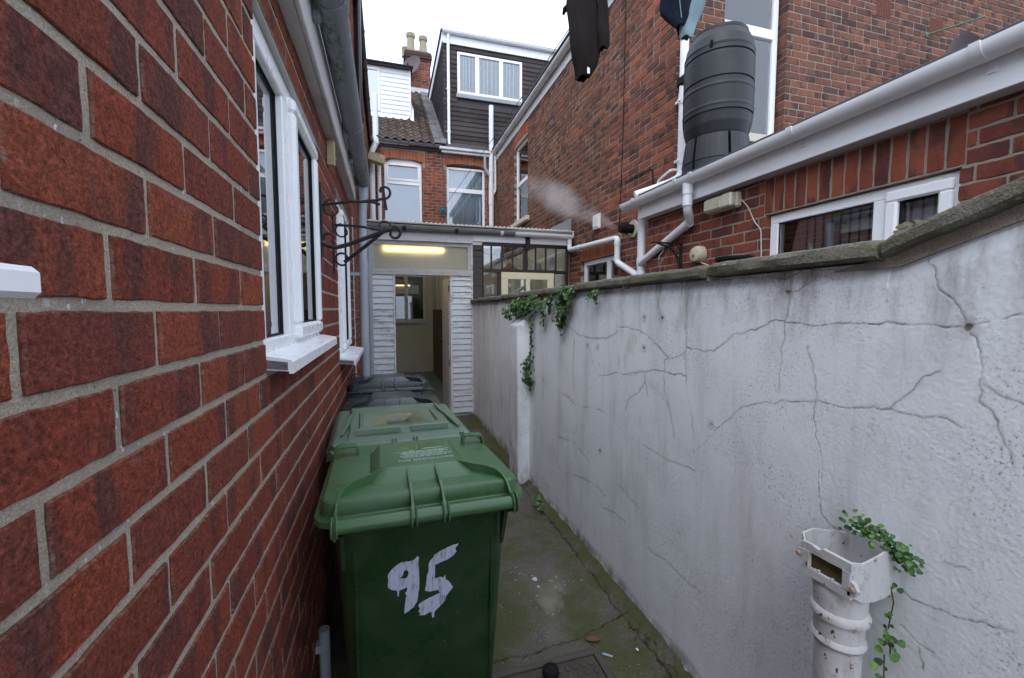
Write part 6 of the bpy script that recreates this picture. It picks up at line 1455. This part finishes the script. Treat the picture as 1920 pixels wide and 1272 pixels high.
tag(bb.build('black_tuft', M['rubber'], None, recalc=False), 'small round black fuzzy lump lying on the metal drain cover', 'lump')
m = MB(); vs = []
for i in range(9):
    for j in range(7):
        t = R(-30+240*j/6); r = .011*math.sin(math.pi*(i+.6)/9.4)+.002; vs.append((.865+i*.0085, 1.722-i*.002+r*math.cos(t)*1.0, .012+r*math.sin(t)*.8))
m.add(vs, [(i*7+j, (i+1)*7+j, (i+1)*7+j+1, i*7+j+1) for i in range(8) for j in range(6)], True)
lf = m.build('dead_leaf', m_plain('dead_leaf', (.16,.085,.045), .7, .3, 60), None, recalc=False); tag(lf, 'curled brown dead leaf lying on the concrete crack above the drain cover', 'leaf'); sd = lf.modifiers.new('t', 'SOLIDIFY'); sd.thickness = .001
m = MB(); m.tube([(.905, 1.632, .006), (.930, 1.612, .006)], .0042, 8); m.tube([(.930, 1.612, .006), (.940, 1.604, .006)], .0040, 8)
tag(m.build('cigarette_end', M['paint_white'], None), 'short white cigarette end on the path beside the drain cover', 'litter')
for i, (x, y) in enumerate(((1.062, 1.60),)):
    m = MB(); m.box(x-.004, x+.005, y-.007, y+.008, .010, .017, .002); tag(m.build('pebble', M['upvc'], None), 'tiny white chip of stone on the path near the foot of the white wall', 'pebble')
m = MB(); m.tube([(-.262, 1.76, .285), (-.262, 1.76, .0)], .021, 12); m.box(XL, -.25, 1.74, 1.78, .20, .23)
tag(m.build('waste_pipe', M['pvc_grey'], None), 'short grey plastic pipe stub low on the brick wall half hidden behind the green bin', 'pipe')

# ------------------------------------------------------------------ creeping plants on the wall
def leaf_shape(s):
    pts = [(0, 0), (.34, .10), (.50, .40), (.36, .72), (.12, .98), (0, .90), (-.13, 1.0), (-.38, .70), (-.5, .38), (-.33, .08)]
    return [(u*s, v*s, .10*s*(abs(u)*2-.4)) for u, v in pts] + [(0, .45*s, -.05*s)]
LF = [(i, (i+1) % 10, 10) for i in range(10)]
def leaf_at(m, p, nrm, s):
    n = Vector(nrm).normalized(); a = rng.uniform(0, 6.28); u = n.orthogonal().normalized(); w = n.cross(u); uu, ww = u*math.cos(a)+w*math.sin(a), w*math.cos(a)-u*math.sin(a)
    m.add([Vector(p)+uu*x+ww*y+n*z for x, y, z in leaf_shape(s)], LF, True)
def creeper(label, patches, strands, s, x0=1.162, group='creepers growing from the wall coping'):
    ys = [p[0] for p in patches]; t = thing('creeper', label, 'plant', (1.17, sum(ys)/len(ys), max(p[1] for p in patches)), group); st = MB(); lm = MB()
    for (y, z, ry, rz, n, x) in patches:
        for _ in range(int(n*.62)):
            a, q = rng.random()*6.28, math.sqrt(rng.random())*(1.0 if rng.random() < .85 else 1.35); py, pz = y+ry*q*math.cos(a), z+rz*q*math.sin(a)*(1 if math.sin(a) < 0 else .8)
            th = (1-q*q)*.085; p = (x-th*rng.random()-.004, py, pz); leaf_at(lm, p, (-1, rng.uniform(-1.1, .8), rng.uniform(-.5, 1.3)), s*rng.uniform(.45, 1.2))
        for _ in range(max(3, n//22)):
            a = rng.random()*6.28; st.tube([(x, y, z+rz*.5), (x-.008, y+ry*.5*math.cos(a), z+rz*.5*math.sin(a)), (x-.004, y+ry*.9*math.cos(a), z+rz*.9*math.sin(a))], .0022, 5)
    for pts, n, w in strands:
        st.tube(pts, .003, 5)
        for _ in range(n):
            k = rng.randrange(len(pts)-1); f = rng.random(); p = Vector(pts[k]).lerp(Vector(pts[k+1]), f); p += Vector((-.012*rng.random(), rng.gauss(0, w), rng.gauss(0, w)))
            leaf_at(lm, p, (-1, rng.uniform(-.7, .5), rng.uniform(-.3, .7)), s*rng.uniform(.55, 1.05))
    st.build('stem', M['stem'], t); tag(lm.build('foliage', M['leaf'], t, recalc=False), kind='stuff'); return t
creeper('largest green creeper spilling from the coping and trailing down beside the pier', [(3.62, 1.58, .24, .095, 520, 1.15), (3.30, 1.62, .12, .06, 110, 1.16), (3.45, 1.05, .045, .14, 150, 1.17), (3.40, .97, .035, .07, 60, 1.17), (3.78, 1.53, .12, .07, 90, 1.10)],
        [([(1.165, 3.43, 1.55), (1.17, 3.40, 1.40), (1.175, 3.42, 1.22), (1.17, 3.44, 1.05), (1.17, 3.41, .88)], 90, .012), ([(1.16, 3.15, 1.62), (1.17, 3.10, 1.50), (1.175, 3.12, 1.42)], 44, .016)], .034)
creeper('dense narrow green creeper hanging from the coping right of the largest one', [(2.63, 1.65, .09, .05, 170, 1.155), (2.68, 1.57, .065, .075, 160, 1.16), (2.75, 1.48, .04, .06, 70, 1.165)], [([(1.16, 2.64, 1.68), (1.165, 2.70, 1.5), (1.17, 2.78, 1.40)], 50, .014)], .031)
creeper('small sprig of creeper under the coping between the two bigger ones', [(2.95, 1.62, .06, .05, 80, 1.16)], [([(1.16, 2.93, 1.65), (1.17, 2.97, 1.52)], 22, .012)], .028)
creeper('tiny lone sprig of creeper on the coping edge, furthest right of the far plants', [(2.235, 1.635, .035, .035, 56, 1.16)], [([(1.16, 2.235, 1.66), (1.168, 2.24, 1.60)], 12, .01)], .022)
iv = thing('ivy', 'small leaved ivy growing over the back of the broken hopper and down beside the pipe', 'plant', (1.18, .70, 1.0))
lms = []
for q in range(5):
    mm_ = MB(); leaf_at(mm_, (0, 0, 0), (0, 0, 1), 1.0); me = bpy.data.meshes.new('leaf'); me.from_pydata([(x, y, z+.06*math.sin(5*x+q)) for x, y, z in mm_.v], [], mm_.f); me.polygons.foreach_set('use_smooth', [True]*len(mm_.f)); me.materials.append(M['leaf_near']); lms.append(me)
stem = MB(); off = wl(iv)
paths = [([(1.17, .80, .99), (1.15, .765, 1.005), (1.14, .735, 1.0), (1.145, .70, .995), (1.155, .678, .982), (1.165, .664, .962), (1.17, .658, .945)], 220, .012, .0115),
         ([(1.165, .70, .90), (1.17, .69, .84), (1.165, .695, .77)], 12, .008, .014), ([(1.165, .70, .77), (1.16, .685, .73), (1.17, .69, .70)], 16, .010, .016), ([(1.165, .70, .70), (1.165, .695, .58), (1.165, .70, .50)], 16, .010, .017)]
for pts, n, w, s in paths:
    stem.tube(pts, .0016, 5)
    for _ in range(n):
        k = rng.randrange(len(pts)-1); p = Vector(pts[k]).lerp(Vector(pts[k+1]), rng.random()) + Vector((rng.gauss(-.004, w*.7), rng.gauss(0, w), rng.gauss(.002, w)))
        p.x = min(p.x, 1.185); nrm = Vector((-1, rng.uniform(-1.2, -.1), rng.uniform(.1, 1.3))).normalized(); a = rng.uniform(0, 6.28); u = nrm.orthogonal().normalized(); w2 = nrm.cross(u); uu, ww = u*math.cos(a)+w2*math.sin(a), w2*math.cos(a)-u*math.sin(a); sz = s*rng.uniform(.55, 1.2)
        o = bpy.data.objects.new('leaf', rng.choice(lms)); COL.objects.link(o); o.parent = iv; q = Matrix.Identity(4)
        for i in range(3): q[i][0], q[i][1], q[i][2], q[i][3] = uu[i]*sz, ww[i]*sz, nrm[i]*sz, p[i]-off[i]
        o.matrix_local = q
stem.build('stem', M['stem'], iv)
m = MB()
for _ in range(34): leaf_at(m, (1.10+rng.gauss(0, .02), 3.02+rng.gauss(0, .05), .045+abs(rng.gauss(0, .02))), (-.4, -.5, 1), rng.uniform(.018, .034))
wdt = thing('weed', 'small green weed sprouting at the foot of the white wall beside the near bin', 'plant', (1.12, 3.02, 0)); tag(m.build('foliage', M['leaf'], wdt, recalc=False), kind='stuff')
m = MB(); m.tube([(1.21, .72, 1.73), (1.21, .72, 1.75)], .004, 5)
for _ in range(26): leaf_at(m, (1.21+rng.gauss(0, .015), .72+rng.gauss(0, .02), 1.738+abs(rng.gauss(0, .010))), (-.6, -.5, 1), rng.uniform(.012, .022))
mst = thing('moss_tuft', 'little brownish moss tuft on top of the lifted coping stone', 'plant', (1.25, .70, 1.745)); tag(m.build('foliage', m_plain('brown_moss', (.10,.085,.04), .9, .4, 60), mst, recalc=False), kind='stuff')

# grit and crumbs of leaf along the path
def litter(name, n, mat, f, size):
    m = MB()
    for _ in range(n):
        x, y, z = f(); s = size*rng.uniform(.4, 1.3); a = rng.random()*3.14; u = Vector((math.cos(a), math.sin(a), rng.uniform(-.2, .2)))*s; w = Vector((-math.sin(a), math.cos(a), rng.uniform(-.2, .2)))*s*rng.uniform(.5, .9); h = Vector((0, 0, s*rng.uniform(.3, .8))); c = Vector((x, y, z))
        m.add([c-u, c-w, c+u*.8, c+w, c+h+u*.15, c-h*.5], [(0, 1, 4), (1, 2, 4), (2, 3, 4), (3, 0, 4), (1, 0, 5), (2, 1, 5), (3, 2, 5), (0, 3, 5)])
    tag(m.build(name, mat, None, recalc=False), kind='stuff')
def edge_spot():
    y = 1.3+4.6*rng.random()**1.6; x = 1.155-abs(rng.gauss(0, .04)); return x, y, .012+max(0, (x-1.11)/.09)*.035
def open_spot():
    while True:
        x, y = rng.uniform(.42, 1.12), 1.3+3*rng.random()**1.7
        if not (x < .9 and y < 1.68): return x, y, .004
litter('grit', 420, m_plain('pale_grit', (.26,.24,.21), .9, .5, 300), open_spot, .0035)
litter('leaf_litter', 120, m_plain('leaf_crumbs', (.075,.05,.028), .9, .6, 200), edge_spot, .009)

# ------------------------------------------------------------------ steam from the boiler flue
def steam():
    pts = [(2.53, 4.34, 2.48), (2.47, 4.55, 2.56), (2.45, 4.95, 2.74), (2.46, 5.5, 2.98), (2.48, 6.2, 3.29), (2.48, 7.2, 3.73), (2.48, 8.3, 4.21)]
    m = MB(); m.tube(pts, [.05, .12, .22, .30, .34, .34, .30], 16)
    t = NT('steam'); t.t.nodes.remove(t.b); v = t.n('VolumePrincipled'); v.inputs['Color'].default_value = (1, 1, 1, 1); v.inputs['Anisotropy'].default_value = .2
    p = t.pos(); n1 = t.noise(p, 2.6, 7, .62, 1.2); sep = t.n('SeparateXYZ'); t.l(p, sep.inputs[0])
    # thin out with distance from the flue and towards the skin of the plume
    d = t.math('MULTIPLY', t.step(n1, .36, .74), t.math('SUBTRACT', 1.0, t.step(sep.outputs[1], 4.4, 8.2)))
    ym = t.math('SUBTRACT', sep.outputs[1], 4.34)
    ez = t.math('SUBTRACT', sep.outputs[2], t.math('ADD', 2.475, t.math('MULTIPLY', ym, .438))); ex = t.math('SUBTRACT', sep.outputs[0], 2.475)
    rr = t.math('SQRT', t.math('ADD', t.math('MULTIPLY', ex, ex), t.math('MULTIPLY', ez, ez)))
    wd = t.math('MINIMUM', t.math('ADD', .05, t.math('MULTIPLY', ym, .19)), .335)
    d = t.math('MULTIPLY', d, t.math('SUBTRACT', 1.0, t.step(t.math('DIVIDE', rr, wd), .25, .95)))
    t.l(t.math('MULTIPLY', d, 3.4), v.inputs['Density']); t.l(v.outputs[0], t.out.inputs['Volume'])
    tag(m.build('steam', t.m, None), 'faint plume of steam drifting left from the boiler flue along the brick wing', 'steam', kind='stuff')
steam()
